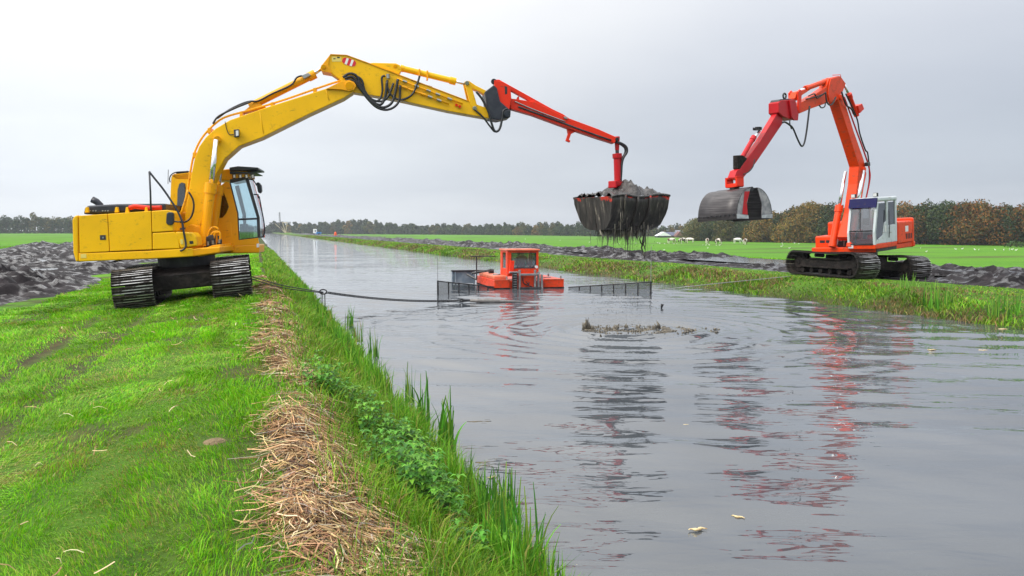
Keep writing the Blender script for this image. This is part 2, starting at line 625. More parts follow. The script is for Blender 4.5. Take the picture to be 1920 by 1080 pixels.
def make_ground():
    us = sorted(set(np.round(np.concatenate([
        -np.array(geo_seq(26, 2600, 3, 1.3)), np.arange(-26, -6, 1.0), np.arange(-6, 3, .2), np.arange(3, 16, 1.3),
        np.arange(16, 24, .25), np.arange(24, 34, 1.0), np.array(geo_seq(34, 2600, 3, 1.25))]), 3)))
    vs = sorted(set(np.round(np.concatenate([-np.array(geo_seq(3, 1500, 3, 1.5)), np.arange(-3, 40, .25), np.array(geo_seq(40, 3000, .6, 1.06))]), 3)))
    us = np.array(us); vs = np.array(vs)
    o = grid_obj('ground', us, vs, zg, m_field)
    U, V = np.meshgrid(us, vs)
    U = U.ravel(); V = V.ravel()
    col = np.tile(G_FIELD, (len(U), 1))
    k = np.clip((U + 6) / 1.0, 0, 1) * np.clip((21.5 - U) / 1.0, 0, 1)
    col = col * (1 - k[:, None]) + G_LAWN * k[:, None]
    soil = np.clip(np.exp(-((U - .3) / .7) ** 2) + np.exp(-((U - UL) / .5) ** 2) + np.exp(-((U - UR) / .5) ** 2), 0, 1) * .8
    for c in (-3.0, -2.15):
        soil = np.maximum(soil, np.exp(-((U - c) / .24) ** 2) * np.clip((22 - V) / 8, 0, 1) * .95)
    soil = np.maximum(soil, ((U > 2) & (U < 17)) * 1.0)
    soil = np.maximum(soil, .7 * (fbm(U * .9 + 11, V * .9) > .68))
    col = col * (1 - soil[:, None]) + G_SOIL * soil[:, None]
    mt = np.clip((pile_h(U, V) - .03) * 12, 0, 1)[:, None]
    col = col * (1 - mt) + np.array([.17, .11, .055]) * mt
    ca = o.data.color_attributes.new('Col', 'FLOAT_COLOR', 'POINT')
    c4 = np.ones((len(U), 4), np.float32); c4[:, :3] = col
    ca.data.foreach_set('color', c4.ravel())
    return o


make_ground()

# ---- water
SPL = at_z(1178, 618)


def water_material():
    m, nt, out = new_mat('canal_water')
    p = N(nt, 'ShaderNodeBsdfPrincipled', i_Roughness=.02, i_IOR=1.9)
    p.inputs['Base Color'].default_value = (.115, .115, .118, 1)
    tc = N(nt, 'ShaderNodeTexCoord')
    n0 = N(nt, 'ShaderNodeTexNoise', i_Scale=.35, i_Detail=3.0); L(nt, tc.outputs['Object'], n0.inputs['Vector'])
    c0 = ramp(nt, n0.outputs[0], [(.35, (.054, .062, .073)), (.65, (.086, .096, .109))])
    L(nt, c0, p.inputs['Base Color'])
    mp = N(nt, 'ShaderNodeMapping'); mp.inputs['Rotation'].default_value = (0, 0, R(-8)); mp.inputs['Scale'].default_value = (.55, 1.6, 1)
    L(nt, tc.outputs['Object'], mp.inputs[0])
    n1 = N(nt, 'ShaderNodeTexNoise', i_Scale=2.6, i_Detail=2.5, i_Roughness=.5, i_Distortion=.3); L(nt, mp.outputs[0], n1.inputs['Vector'])
    n2 = N(nt, 'ShaderNodeTexNoise', i_Scale=.22, i_Detail=2.0); L(nt, tc.outputs['Object'], n2.inputs['Vector'])
    k2 = N(nt, 'ShaderNodeMapRange'); k2.inputs[1].default_value = .38; k2.inputs[2].default_value = .62; k2.inputs[3].default_value = .12; k2.inputs[4].default_value = .42
    L(nt, n2.outputs[0], k2.inputs[0])
    b1 = N(nt, 'ShaderNodeBump', i_Strength=.1, i_Distance=.06); L(nt, n1.outputs[0], b1.inputs['Height']); L(nt, k2.outputs[0], b1.inputs['Strength'])
    L(nt, b1.outputs[0], p.inputs['Normal'])
    L(nt, p.outputs[0], out.inputs[0])
    return m


m_water = water_material()


def water_z(U, V):
    X = U * NN.x + V * T.x; Y = U * NN.y + V * T.y
    z = np.zeros_like(U)
    r = np.random.default_rng(3)
    near = 1 / (1 + (np.maximum(V - 24, 0) / 14) ** 2)
    calm = .45 + .55 * np.clip((V - 4) / 9, 0, 1)
    patch = .35 + 1.3 * fbm(X * .18, Y * .18, 2)
    for i in range(16):
        wl = r.uniform(.5, 1.6)
        a = r.normal(1.5, .28)
        k = 2 * math.pi / wl
        ph = r.uniform(0, 7)
        warp = 2.2 * fbm(X * .35 + i * 3.1, Y * .35, 2)
        z += .0030 * wl * np.sin(k * (X * math.cos(a) + Y * math.sin(a)) + ph + warp) * patch
    z *= near * calm
    # rings spreading from where the load dripped
    d = np.hypot(X - SPL.x, Y - SPL.y)
    wob = 1.6 * fbm(X * .5, Y * .5, 2)
    z += .042 * np.sin(d * 2 * math.pi / .55 + wob) * np.exp(-d / 2.6) * np.clip(d / .7, 0, 1)
    z += .013 * np.sin(d * 2 * math.pi / .85 + wob * 1.6) * np.exp(-d / 6.5)
    # backwash of the dredger
    bx, by = .9, 29.5
    d2 = np.hypot(X - bx, Y - by)
    z += .007 * np.sin(d2 * 2 * math.pi / .5 + wob * 3) * np.exp(-d2 / 3.5)
    z += .10 * (fbm(X * 3.2, Y * 3.2, 3) - .5) * np.exp(-(d / 1.5) ** 2)
    return z


def make_water():
    us = np.arange(1.3, 18.61, .085)
    vs = np.concatenate([np.arange(-3, 3, .3), np.arange(3, 34, .085), np.arange(34, 50, .2)])
    grid_obj('canal_water', us, vs, water_z, m_water)
    vs2 = np.array(geo_seq(vs[-1], 1400, 2, 1.15))
    us2 = np.arange(1.3, 18.7, 1.44)
    grid_obj('canal_water', us2, vs2, lambda u, v: u * 0, m_water)


make_water()

# ---- mud strips
def mud_material():
    m, nt, out = new_mat('wet_dredged_mud')
    p = N(nt, 'ShaderNodeBsdfPrincipled')
    tc = N(nt, 'ShaderNodeTexCoord')
    n1 = N(nt, 'ShaderNodeTexNoise', i_Scale=1.5, i_Detail=6.0, i_Roughness=.65); L(nt, tc.outputs['Object'], n1.inputs['Vector'])
    c = ramp(nt, n1.outputs[0], [(.38, (.009, .0075, .009)), (.58, (.028, .024, .027)), (.74, (.062, .055, .058))])
    L(nt, c, p.inputs['Base Color'])
    n2 = N(nt, 'ShaderNodeTexNoise', i_Scale=1.9, i_Detail=4.0, i_Roughness=.55); L(nt, tc.outputs['Object'], n2.inputs['Vector'])
    w = ramp(nt, n2.outputs[0], [(.52, (.06, .06, .06)), (.60, (1, 1, 1))])      # where the slurry is still wet
    L(nt, w, p.inputs['Specular IOR Level'])
    rr = N(nt, 'ShaderNodeMapRange'); rr.inputs[3].default_value = .6; rr.inputs[4].default_value = .16
    L(nt, w, rr.inputs[0]); L(nt, rr.outputs[0], p.inputs['Roughness'])
    n3 = N(nt, 'ShaderNodeTexNoise', i_Scale=3.4, i_Detail=6.0); L(nt, tc.outputs['Object'], n3.inputs['Vector'])
    b = N(nt, 'ShaderNodeBump', i_Strength=.9, i_Distance=.07); L(nt, n3.outputs[0], b.inputs['Height']); L(nt, b.outputs[0], p.inputs['Normal'])
    L(nt, p.outputs[0], out.inputs[0])
    return m


m_mud = mud_material()
m_puddle = mat('puddle_water', (.05, .048, .048), .03, col2=(.07, .065, .062), scale=.8, bump=.08, bscale=3, ior=1.6)


def mud_shape(u, v, amp, u0, u1, seed):
    e = np.clip((u - u0) / 1.2, 0, 1) * np.clip((u1 - u) / 1.8, 0, 1)
    wu = u + 1.1 * (fbm(u * .8 + 3, v * .8, 2) - .5); wv = v + 1.1 * (fbm(u * .8 + 30, v * .8 + 9, 2) - .5)
    b1 = np.abs(2 * vnoise(wu * .75 + seed, wv * .6) - 1)
    b2 = np.abs(2 * vnoise(wu * 1.7 + seed * 2, wv * 1.5 + 5) - 1)
    b3 = np.abs(2 * vnoise(wu * 3.6 + seed * 3, wv * 3.4 + 2) - 1)
    big = fbm(u * .2 + seed, v * .2 + 2, 2)
    lump = b1 * .46 + b2 * .42 + b3 * .24
    h = amp * np.clip(big - .22, 0, 1) * 2.5 * lump ** 1.15
    return h * e - .07 * (1 - e)


def make_mud():
    def ef(v, s, a):
        return a * (fbm(v * .22 + s, v * 0 + s, 3) - .5)
    def pud(u, v, lvl):
        return np.interp(u, KU, KZ) + lvl + 0 * v
    us = np.concatenate([np.arange(-25.5, -14, .3), np.arange(-14, -4.4, .13)])
    vs = np.concatenate([np.arange(9, 45, .14), np.array(geo_seq(45, 420, .25, 1.05))])
    def zl(u, v):
        uu = u + ef(v, 3.0, 2.2)
        return zg(u, v, False) + .01 + mud_shape(uu, v, .66, -25, -4.9, 1.7)
    grid_obj('mud_bank', us, vs, zl, m_mud, kind='stuff')
    grid_obj('puddle', np.arange(-21.5, -7.4, .5), np.concatenate([np.arange(10, 60, 1.5), np.array(geo_seq(60, 300, 4, 1.1))]),
             lambda u, v: pud(u, v, .16), m_puddle)
    us = np.concatenate([np.arange(20.4, 26, .17), np.arange(26, 34.5, .28)])
    vs = np.concatenate([np.arange(2, 60, .18), np.array(geo_seq(60, 520, .3, 1.045))])
    def zr(u, v):
        uu = u + ef(v, 9.0, 1.6) + np.clip((v - 34) / 30, 0, 1) * .6
        flat = 1 - .75 * np.exp(-((v - 24.5) / 3.2) ** 2) * np.clip((24.6 - u) / 1.2, 0, 1)
        return zg(u, v, False) + .012 + mud_shape(uu, v, .58, 21.2, 33, 8.3) * flat
    grid_obj('mud_bank', us, vs, zr, m_mud, kind='stuff')
    grid_obj('puddle', np.arange(24.4, 30.2, .5), np.concatenate([np.arange(3, 60, 1.5), np.array(geo_seq(60, 400, 4, 1.1))]),
             lambda u, v: pud(u, v, .13), m_puddle)


make_mud()

# ---- grass
m_blade = mat('grass_blades', (.1, .3, .03), .55, attr='Col', transl=.25, spec=.25)
m_straw = mat('dead_reed', (.4, .25, .12), .7, attr='Col', spec=.2)
GREENS = [(.105, .36, .005), (.155, .45, .006), (.21, .49, .008), (.07, .25, .006), (.25, .45, .016)]
ROUGHG = [(.10, .28, .010), (.17, .36, .014), (.24, .38, .025), (.06, .16, .012), (.34, .31, .08), (.24, .16, .06)]


def place(u, v, sink=.01):
    x, y = u * NN.x + v * T.x, u * NN.y + v * T.y
    return np.stack([x, y, zg(u, v) - sink], 1)


def frame_filter(P, pad=.06, left=-.70, right=.70):
    k = P[:, 0] / np.maximum(P[:, 1], .1)
    return (P[:, 1] > .5) & (k > left) & (k < right)


BARE = at_z(402, 846, .72)


def make_lawn():
    n = 600000
    u = rng.uniform(-6.6, .15, n)
    v = 1.8 * (60 / 1.8) ** rng.random(n)
    P = place(u, v)
    m = frame_filter(P, left=-.68)
    dens = fbm(u * .9 + 11, v * .9)
    keep = rng.random(n) < np.clip((.76 - dens) * 9, .25, 1)
    rut = np.zeros(n)
    for c in (-3.0, -2.15):
        rut = np.maximum(rut, np.exp(-((u - c - 0.25 * (vnoise(v * .25, v * 0 + 2) - .5)) / .27) ** 2))
    rutpatch = fbm(u * .4, v * .35 + 30, 2)
    keep &= rng.random(n) > rut * np.clip((rutpatch - .30) * 8, .35, .99) * np.clip((24 - v) / 8, 0, 1)
    keep &= np.hypot(P[:, 0] - BARE.x, P[:, 1] - BARE.y) > .12 * (.7 + .6 * rng.random(n))
    pl = pile_h(u, v)
    keep &= rng.random(n) > np.clip((pl - .035) * 14, 0, 1)
    edge = -5.2 + 1.2 * (fbm(v * .4, v * 0 + 1, 3) - .5)
    keep &= (u > edge)
    ok = m & keep
    u = u[ok]; v = v[ok]; P = P[ok]; n = len(u)
    d = P[:, 1]
    clump = np.clip((fbm(u * 3.4, v * 2.6, 3) - .3) * 2.2, 0, 1)
    longer = fbm(u * .8 + 60, v * .8, 2)
    H = (.028 + .036 * clump ** 1.5 + .06 * np.clip(longer - .48, 0, 1)) * rng.uniform(.6, 1.4, n) * (1 + .012 * d)
    W = np.maximum(.0032, .00085 * d) * rng.uniform(.7, 1.3, n)
    ld = rng.normal(fbm(u * .6, v * .6, 2) * 9, .9, n)
    flat = fbm(u * 1.1 + 15, v * .5 + 3, 2)
    lean = H * (rng.uniform(.2, 1.0, n) + 1.6 * np.clip(flat - .5, 0, 1) * 2)
    tone = fbm(u * .5 + 90, v * .5, 3)
    col = pick(GREENS, n, .16)
    stripe = fbm(u * 2.6 + 50, v * .16, 3)
    col *= ((.58 + .62 * tone) * (.55 + 1.15 * stripe) + .10)[:, None]
    worn = np.zeros(n)
    for c_, w_ in ((-1.75, .16), (-1.05, .14), (-.55, .10), (-2.6, .14), (-3.7, .2)):
        worn = np.maximum(worn, np.exp(-((u - c_ - .3 * (vnoise(v * .3 + c_, v * 0 + 5) - .5)) / w_) ** 2))
    worn *= .35 + .9 * fbm(u * .7 + 8, v * .5, 2)
    H = H * (1 - .28 * np.clip(worn, 0, 1))
    lean = lean * (1 + .4 * worn)
    col = col * (1 - .42 * np.clip(worn, 0, 1))[:, None] + np.array([.05, .045, .012]) * np.clip(worn, 0, 1)[:, None]
    yel = rng.random(n) < .06 + 1.8 * np.clip(fbm(u * 1.3 + 33, v * 1.0, 3) - .56, 0, 1)
    col[yel] = pick([(.34, .33, .06), (.42, .34, .12), (.26, .2, .07)], int(yel.sum()))
    g = blades_geo(P, H, W, rng.uniform(0, 6.3, n), lean, ld, col, np.clip(col * np.array([1.25, 1.12, 1.1]), 0, .9))
    o = np_mesh('lawn_grass', *g[:4], m_blade, g[4])
    tag(o, 'short bright green grass on the near bank under the yellow excavator', 'grass', kind='stuff')


make_lawn()


def make_bank_grass():
    gs = []
    # near bank: lush slope between the reed heap and the water
    n = 95000
    u = rng.normal(1.12, .40, n); v = 1.5 * (90 / 1.5) ** rng.random(n)
    ok = (u > .35) & (u < 1.78)
    u, v = u[ok], v[ok]
    P = place(u, v); ok = frame_filter(P)
    pl = pile_h(u, v); ok &= rng.random(len(u)) > np.clip((pl - .05) * 9, 0, .93)
    dn = fbm(u * 1.5, v * 1.2 + 4, 3); ok &= rng.random(len(u)) < np.clip((dn - .25) * 4, .12, 1)
    u, v, P = u[ok], v[ok], P[ok]; n = len(u); d = P[:, 1]
    H = rng.uniform(.09, .30, n) * (.65 + .7 * fbm(u * .9, v * .6, 2)) * np.where(u > 1.45, 1.25, 1)
    W = np.maximum(.0055, .0010 * d) * rng.uniform(.6, 1.4, n)
    col = pick(ROUGHG, n, .16, [.3, .28, .16, .14, .08, .04]) * (.75 + .5 * fbm(u, v, 2))[:, None]
    gs.append(blades_geo(P, H, W, rng.uniform(0, 6.3, n), H * rng.uniform(.1, 1.1, n), rng.uniform(0, 6.3, n), col, np.clip(col * 1.2, 0, .9)))
    # broad blades standing at the water line
    n = 5200
    u = rng.normal(1.55, .12, n); v = 2.2 * (45 / 2.2) ** rng.random(n)
    dn = fbm(v * 1.1, v * 0 + 12, 3); ok = (rng.random(n) < np.clip((dn - .36) * 6, .05, 1)) & (u < 1.76)
    u, v = u[ok], v[ok]; P = place(u, v, .04); P[:, 2] = np.maximum(P[:, 2], -.08); n = len(u); d = P[:, 1]
    H = rng.uniform(.22, .50, n); W = np.maximum(.013, .0013 * d) * rng.uniform(.6, 1.3, n)
    col = pick([(.09, .28, .015), (.14, .38, .02), (.22, .42, .035), (.05, .17, .015), (.32, .30, .07)], n, .15, [.3, .3, .2, .15, .05])
    gs.append(blades_geo(P, H, W, rng.uniform(-.8, .8, n), H * np.abs(rng.normal(.15, .25, n)), rng.uniform(0, 6.3, n), col))
    # sparse grass that has grown through the heap
    n = 16000
    u = rng.uniform(-.3, .8, n); v = 1.5 * (40 / 1.5) ** rng.random(n)
    dn = fbm(u * 1.1 + 31, v * .9, 3); ok = dn > .47
    u, v = u[ok], v[ok]; P = place(u, v); n = len(u); d = P[:, 1]
    H = rng.uniform(.05, .16, n); W = np.maximum(.004, .0009 * d)
    col = pick(GREENS, n, .18)
    gs.append(blades_geo(P, H, W, rng.uniform(0, 6.3, n), H * rng.uniform(.2, 1, n), rng.uniform(0, 6.3, n), col))
    o = np_mesh('bank_grass', *merge(*gs)[:4], m_blade, merge(*gs)[4])
    tag(o, 'long rough grass on the near water edge', 'grass', kind='stuff')
    gs = []
    # far bank
    n = 110000
    u = rng.uniform(16.95, 21.9, n); v = 3.0 * (330 / 3.0) ** rng.random(n)
    P = place(u, v); ok = frame_filter(P)
    wave = fbm(u * .6 + 2, v * .35 + 70, 3)
    ok &= u < 20.9 + 2.4 * (fbm(v * .3, v * 0 + 4, 3) - .5)
    ok &= rng.random(n) < np.clip(.1 + 1.4 * wave, 0, 1)
    u, v, P, wave = u[ok], v[ok], P[ok], wave[ok]; n = len(u); d = P[:, 1]
    slope = np.clip((19.6 - u) / 1.2, 0, 1)
    H = (.05 + slope * (.035 + .22 * np.clip(wave - .38, 0, 1) * 2.4)) * rng.uniform(.45, 1.3, n)
    W = np.maximum(.006, .0011 * d) * rng.uniform(.6, 1.4, n)
    col = pick(ROUGHG, n, .16, [.28, .30, .18, .12, .08, .04]) * (.35 + 1.15 * fbm(u * .9 + 5, v * .6, 3))[:, None]
    brown = (fbm(u * .5 + 20, v * .28 + 4, 3) > .51) & (slope > .15) & (rng.random(n) < .62)
    col[brown] = pick([(.22, .15, .06), (.30, .22, .09), (.14, .10, .05)], int(brown.sum()))
    gs.append(blades_geo(P, H, W, rng.uniform(0, 6.3, n), H * rng.uniform(.3, 1.7, n), rng.uniform(0, 6.3, n), col, np.clip(col * 1.15, 0, .9)))
    g = merge(*gs)
    o = np_mesh('bank_grass', *g[:4], m_blade, g[4])
    tag(o, 'rough green and brown grass on the far bank slope', 'grass', kind='stuff')
    # field grass fringe beside the muds, so that the edges are not cut clean
    n = 60000
    v = 6 * (300 / 6) ** rng.random(n)
    u = np.where(rng.random(n) < .5, rng.normal(-25.5, 1.2, n), rng.normal(34.0, 1.6, n))
    P = place(u, v); ok = frame_filter(P); u, v, P = u[ok], v[ok], P[ok]; n = len(u); d = P[:, 1]
    H = rng.uniform(.04, .13, n); W = np.maximum(.01, .0011 * d)
    col = pick(GREENS, n, .15)
    g = blades_geo(P, H, W, rng.uniform(0, 6.3, n), H * rng.uniform(.1, 1, n), rng.uniform(0, 6.3, n), col)
    o = np_mesh('field_grass', *g[:4], m_blade, g[4])
    tag(o, 'meadow grass fringing the two mud strips', 'grass', kind='stuff')


make_bank_grass()


def make_reed_heap():
    n = 44000
    v = 1.6 * (30 / 1.6) ** rng.random(n)
    c = 0.46 + 0.40 * (vnoise(v * 0.9, v * 0 + 3.3) - .5)
    u = c + rng.normal(0, .27, n)
    pl = pile_h(u, v)
    patch = fbm(u * .8 + 77, v * .55, 3)
    ok = (rng.random(n) < np.clip(pl * 9, .03, 1)) & (rng.random(n) < np.clip((patch - .29) * 7, .08, 1)) & (u < 1.2) & (u > -.22)
    u, v, pl = u[ok], v[ok], pl[ok]; n = len(u)
    P = place(u, v, 0)
    P[:, 2] += rng.uniform(.0, .05, n)
    d = P[:, 1]
    ln = rng.uniform(.07, .42, n) * (1 + .02 * d)
    main = fbm(u * 1.2 + 7, v * 1.2, 2) * 7
    yaw = rng.normal(main, .7)
    k = 5
    tt = np.linspace(-.5, .5, k)
    curve = rng.normal(0, .5, n)
    dirx = np.stack([np.cos(yaw), np.sin(yaw)], 1); perp = np.stack([-np.sin(yaw), np.cos(yaw)], 1)
    xy = P[:, None, :2] + dirx[:, None, :] * (tt[None, :] * ln[:, None])[:, :, None] + perp[:, None, :] * ((tt ** 2)[None, :] * (curve * ln)[:, None])[:, :, None]
    uu = xy[..., 0] * NN.x + xy[..., 1] * NN.y; vv = xy[..., 0] * T.x + xy[..., 1] * T.y
    zz = zg(uu, vv) * .75 + P[:, None, 2] * .25 + .006 + rng.uniform(0, .035, n)[:, None] + (tt[None, :] * rng.normal(0, .05, n)[:, None] * ln[:, None]) + np.abs(rng.normal(0, .012, (n, k)))
    paths = np.concatenate([xy, zz[..., None]], 2)
    W = np.maximum(rng.uniform(.0022, .0075, n), .00075 * d)
    tilt = rng.uniform(-.9, .9, n)
    sides = np.stack([perp[:, 0] * np.cos(tilt), perp[:, 1] * np.cos(tilt), np.sin(tilt)], 1)
    col = pick([(.50, .33, .16), (.38, .23, .11), (.62, .49, .30), (.24, .13, .065), (.09, .055, .035), (.30, .15, .08), (.30, .27, .22)], n, .2, [.2, .19, .13, .16, .15, .10, .07])
    g = ribbons_geo(paths, W, sides, col, taper=False)
    o = np_mesh('reed_heap', *g[:4], m_straw, g[4], smooth=False)
    tag(o, 'heap of cut dead brown reeds along the near bank', 'reed heap', kind='stuff')
    # loose stalks on the lawn
    n = 130
    u = -.3 - np.abs(rng.normal(0, 1.3, n)); v = 2 * (22 / 2) ** rng.random(n)
    P = place(u, v, -.045); P[:, 2] += .01
    ln = rng.uniform(.04, .18, n); yaw = rng.uniform(0, 6.3, n)
    k = 4; tt = np.linspace(-.5, .5, k)
    dirx = np.stack([np.cos(yaw), np.sin(yaw), rng.normal(0, .12, n)], 1)
    paths = P[:, None, :] + dirx[:, None, :] * (tt[None, :] * ln[:, None])[:, :, None]
    paths[..., 2] += (tt ** 2)[None, :] * rng.normal(0, .1, n)[:, None]
    W = np.maximum(.006, .0010 * P[:, 1])
    sides = np.stack([-np.sin(yaw), np.cos(yaw), yaw * 0 + .3], 1)
    col = pick([(.50, .34, .17), (.60, .48, .30), (.30, .17, .085)], n)
    g = ribbons_geo(paths, W, sides, col, taper=False)
    o = np_mesh('loose_reed', *g[:4], m_straw, g[4], smooth=False)
    tag(o, 'loose dead reed stalks scattered over the lawn', 'reeds', kind='stuff')


make_reed_heap()
BAREm = MB()
for k in range(1):
    ring0 = [(BARE.x + .10 * math.cos(a) * (1 + .2 * math.sin(3 * a)), BARE.y + .13 * math.sin(a), ground_at(BARE.x + .1 * math.cos(a), BARE.y + .13 * math.sin(a)) - .01) for a in np.linspace(0, 6.28, 15)[:-1]]
    ring1 = [(BARE.x + .06 * math.cos(a), BARE.y + .08 * math.sin(a), ground_at(BARE.x, BARE.y) + .012) for a in np.linspace(0, 6.28, 15)[:-1]]
    ring2 = [(BARE.x + .02 * math.cos(a), BARE.y + .02 * math.sin(a), ground_at(BARE.x, BARE.y) + .016) for a in np.linspace(0, 6.28, 15)[:-1]]
    BAREm.loft([ring0, ring1, ring2])
o = BAREm.build('molehill', mat('sandy_soil', (.25, .18, .095), .9, col2=(.14, .10, .05), scale=30, bump=.8, bscale=60), org=(BARE.x, BARE.y, ground_at(BARE.x, BARE.y)), smooth=True)
tag(o, 'small sandy bare molehill in the middle of the lawn', 'molehill')

# ---- plants at the near water edge
m_leaf = mat('leaf', (.1, .3, .03), .5, attr='Col', transl=.25, spec=.3)


def nettle(px, py, label, nst, spread, hgt):
    b = at_z(px, py, .55)
    gx, gy = b.x, b.y
    e = thing('nettle_clump', (gx, gy, ground_at(gx, gy)), label, 'nettles', 'nettles on the near bank')
    g0 = Vector(e.location)
    st = MB(); gs = []
    for s in range(int(nst * 1.0)):
        a = random.uniform(0, 6.28); r = spread * math.sqrt(random.random())
        x, y = gx + r * math.cos(a), gy + r * math.sin(a)
        z = ground_at(x, y)
        h = hgt * 1.1 * random.uniform(.55, 1.15)
        lx, ly = random.uniform(-.08, .08), random.uniform(-.08, .08)
        st.tube([(x, y, z - .02), (x + lx * .4, y + ly * .4, z + h * .5), (x + lx, y + ly, z + h)], .004, 5, .002)
        nl = 7
        for i in range(nl):
            f = .25 + .75 * i / (nl - 1)
            base = np.array([x + lx * f, y + ly * f, z + h * f])
            for q in range(2 if i < nl - 1 else 4):
                an = i * 1.57 + q * math.pi / (1 if i < nl - 1 else 2) + random.uniform(-.3, .3)
                ln = (.100 - .045 * f) * random.uniform(.6, 1.35)
                dr = np.array([math.cos(an), math.sin(an), .25]); sd_ = np.array([-math.sin(an), math.cos(an), 0])
                c = pick([(.07, .25, .022), (.11, .33, .025), (.17, .40, .035), (.045, .16, .022)], 1)[0]
                m_ = base + dr * ln * .5
                tip = base + dr * ln + np.array([0, 0, -.45 * ln])
                V = np.array([base, m_ - sd_ * ln * .26 + [0, 0, .03 * ln], m_ + [0, 0, -.08 * ln], m_ + sd_ * ln * .26 + [0, 0, .03 * ln], tip])
                gs.append((V, np.array([0, 2, 1, 0, 3, 2, 1, 2, 4, 2, 3, 4]), np.array([0, 3, 6, 9]), np.array([3] * 4), np.tile(c, (5, 1))))
    st.build('stems', mat('nettle_stem', (.10, .16, .03), .6) if 'nettle_stem' not in MATS else MATS['nettle_stem'], e, g0)
    V, l, s, t, c = merge(*gs)
    np_mesh('leaves', V - np.array(g0), l, s, t, m_leaf, c, parent=e, smooth=False)


nettle(640, 770, 'dark green nettle clump farthest along the reed heap', 42, .34, .26)
nettle(735, 800, 'second nettle clump of the row, above the water bend', 40, .30, .26)
nettle(770, 860, 'broad leafy nettle clump beside the arching iris leaf', 48, .30, .28)
nettle(800, 905, 'nearest dense nettle clump right of the brown reed heap', 46, .24, .28)
nettle(905, 960, 'low nettles among the tall grass near the water', 14, .16, .18)


def iris(px, py, label, n, h0, spread=.10, z=.03, bent=.25, wid=.020, cat='iris', grp='sword-leaved plants along the water', cols=None, sc_=1.0):
    b = at_z(px, py, z)
    e = thing('iris_clump', (b.x, b.y, z), label, cat, grp)
    k = 7
    tt = np.linspace(0, 1, k)
    h = h0 * 1.2 * rng.uniform(.5, 1.1, n)
    a = rng.uniform(0, 6.28, n); r = spread * np.sqrt(rng.random(n))
    la = rng.uniform(0, 6.28, n); le = np.abs(rng.normal(.08, bent * .5, n)) * h
    base = np.stack([r * np.cos(a), r * np.sin(a), rng.uniform(-.06, 0, n)], 1)
    le = np.minimum(le, .75 * h)
    paths = base[:, None, :] + np.stack([np.cos(la)[:, None] * (tt ** 2.2)[None, :] * le[:, None], np.sin(la)[:, None] * (tt ** 2.2)[None, :] * le[:, None],
                                         tt[None, :] * h[:, None] * (1 - .55 * (le / h)[:, None] * (tt ** 2)[None, :])], 2)
    W = wid * 1.45 * rng.uniform(.6, 1.2, n)
    ya = rng.uniform(-.9, .9, n)
    sides = np.stack([np.cos(ya), np.sin(ya), 0 * ya], 1)
    col = pick(cols or [(.07, .24, .02), (.12, .34, .03), (.05, .17, .02), (.22, .36, .05)], n)
    g = ribbons_geo(paths, W, sides, col)
    np_mesh('leaves', *g[:4], m_leaf, g[4], parent=e)


iris(955, 1085, 'tall sword-leaved tuft at the bottom edge beside the water', 60, .55, .22)
iris(928, 1010, 'upright reed tuft just above the bottom water corner', 45, .48, .18)
iris(920, 965, 'grassy tuft leaning over the broken stick in the water', 40, .36, .18)
iris(838, 850, 'dark iris clump with broad blades standing in the water', 24, .62, .10, wid=.032)
iris(792, 800, 'iris clump with one long leaf arching over the water', 14, .62, .08, bent=.9, wid=.030)
iris(765, 752, 'thin dark reeds standing at the water edge by the nettles', 22, .42, .09, wid=.014)
iris(700, 668, 'slender reed tuft along the middle of the near bank', 20, .45, .10, wid=.016)
iris(655, 610, 'small reed tuft below the hanging chain', 18, .45, .10, wid=.018)
iris(672, 640, 'brown-tipped reed tuft a little nearer than the chain', 16, .45, .10, wid=.018, cols=[(.30, .22, .06), (.12, .30, .03)])
iris(1700, 566, 'pale sword-leaved clump on the far water edge below the orange excavator', 50, .75, .30, wid=.035, z=.12, cols=[(.22, .40, .07), (.14, .34, .04)])
iris(1760, 585, 'larger green sword-leaved clump on the far bank', 60, .75, .40, wid=.035, z=.08)
iris(1655, 568, 'small green sword-leaved clump low on the far bank', 30, .5, .25, wid=.03, z=.08)
iris(1880, 603, 'green tuft at the far water edge by the right picture edge', 60, .65, .40, wid=.032, z=.05)
iris(1420, 545, 'short green tuft on the far bank right of the steel cable', 40, .5, .35, wid=.035, z=.06)


# ---- trees
m_bark = mat('bark', (.06, .05, .04), .85, col2=(.10, .085, .07), scale=3, bump=.5)
m_tleaf = mat('tree_foliage', (.1, .1, .03), .7, attr='Col', transl=.18, spec=.15)
PAL = {'rust': [(.20, .085, .024), (.25, .115, .028), (.15, .085, .028), (.08, .075, .028), (.055, .07, .028)],
       'gold': [(.22, .14, .034), (.15, .125, .036), (.08, .09, .03), (.26, .15, .036)],
       'olive': [(.085, .095, .03), (.115, .115, .036), (.06, .075, .028), (.15, .12, .04)],
       'green': [(.036, .062, .026), (.052, .080, .028), (.026, .046, .024), (.075, .09, .032)]}


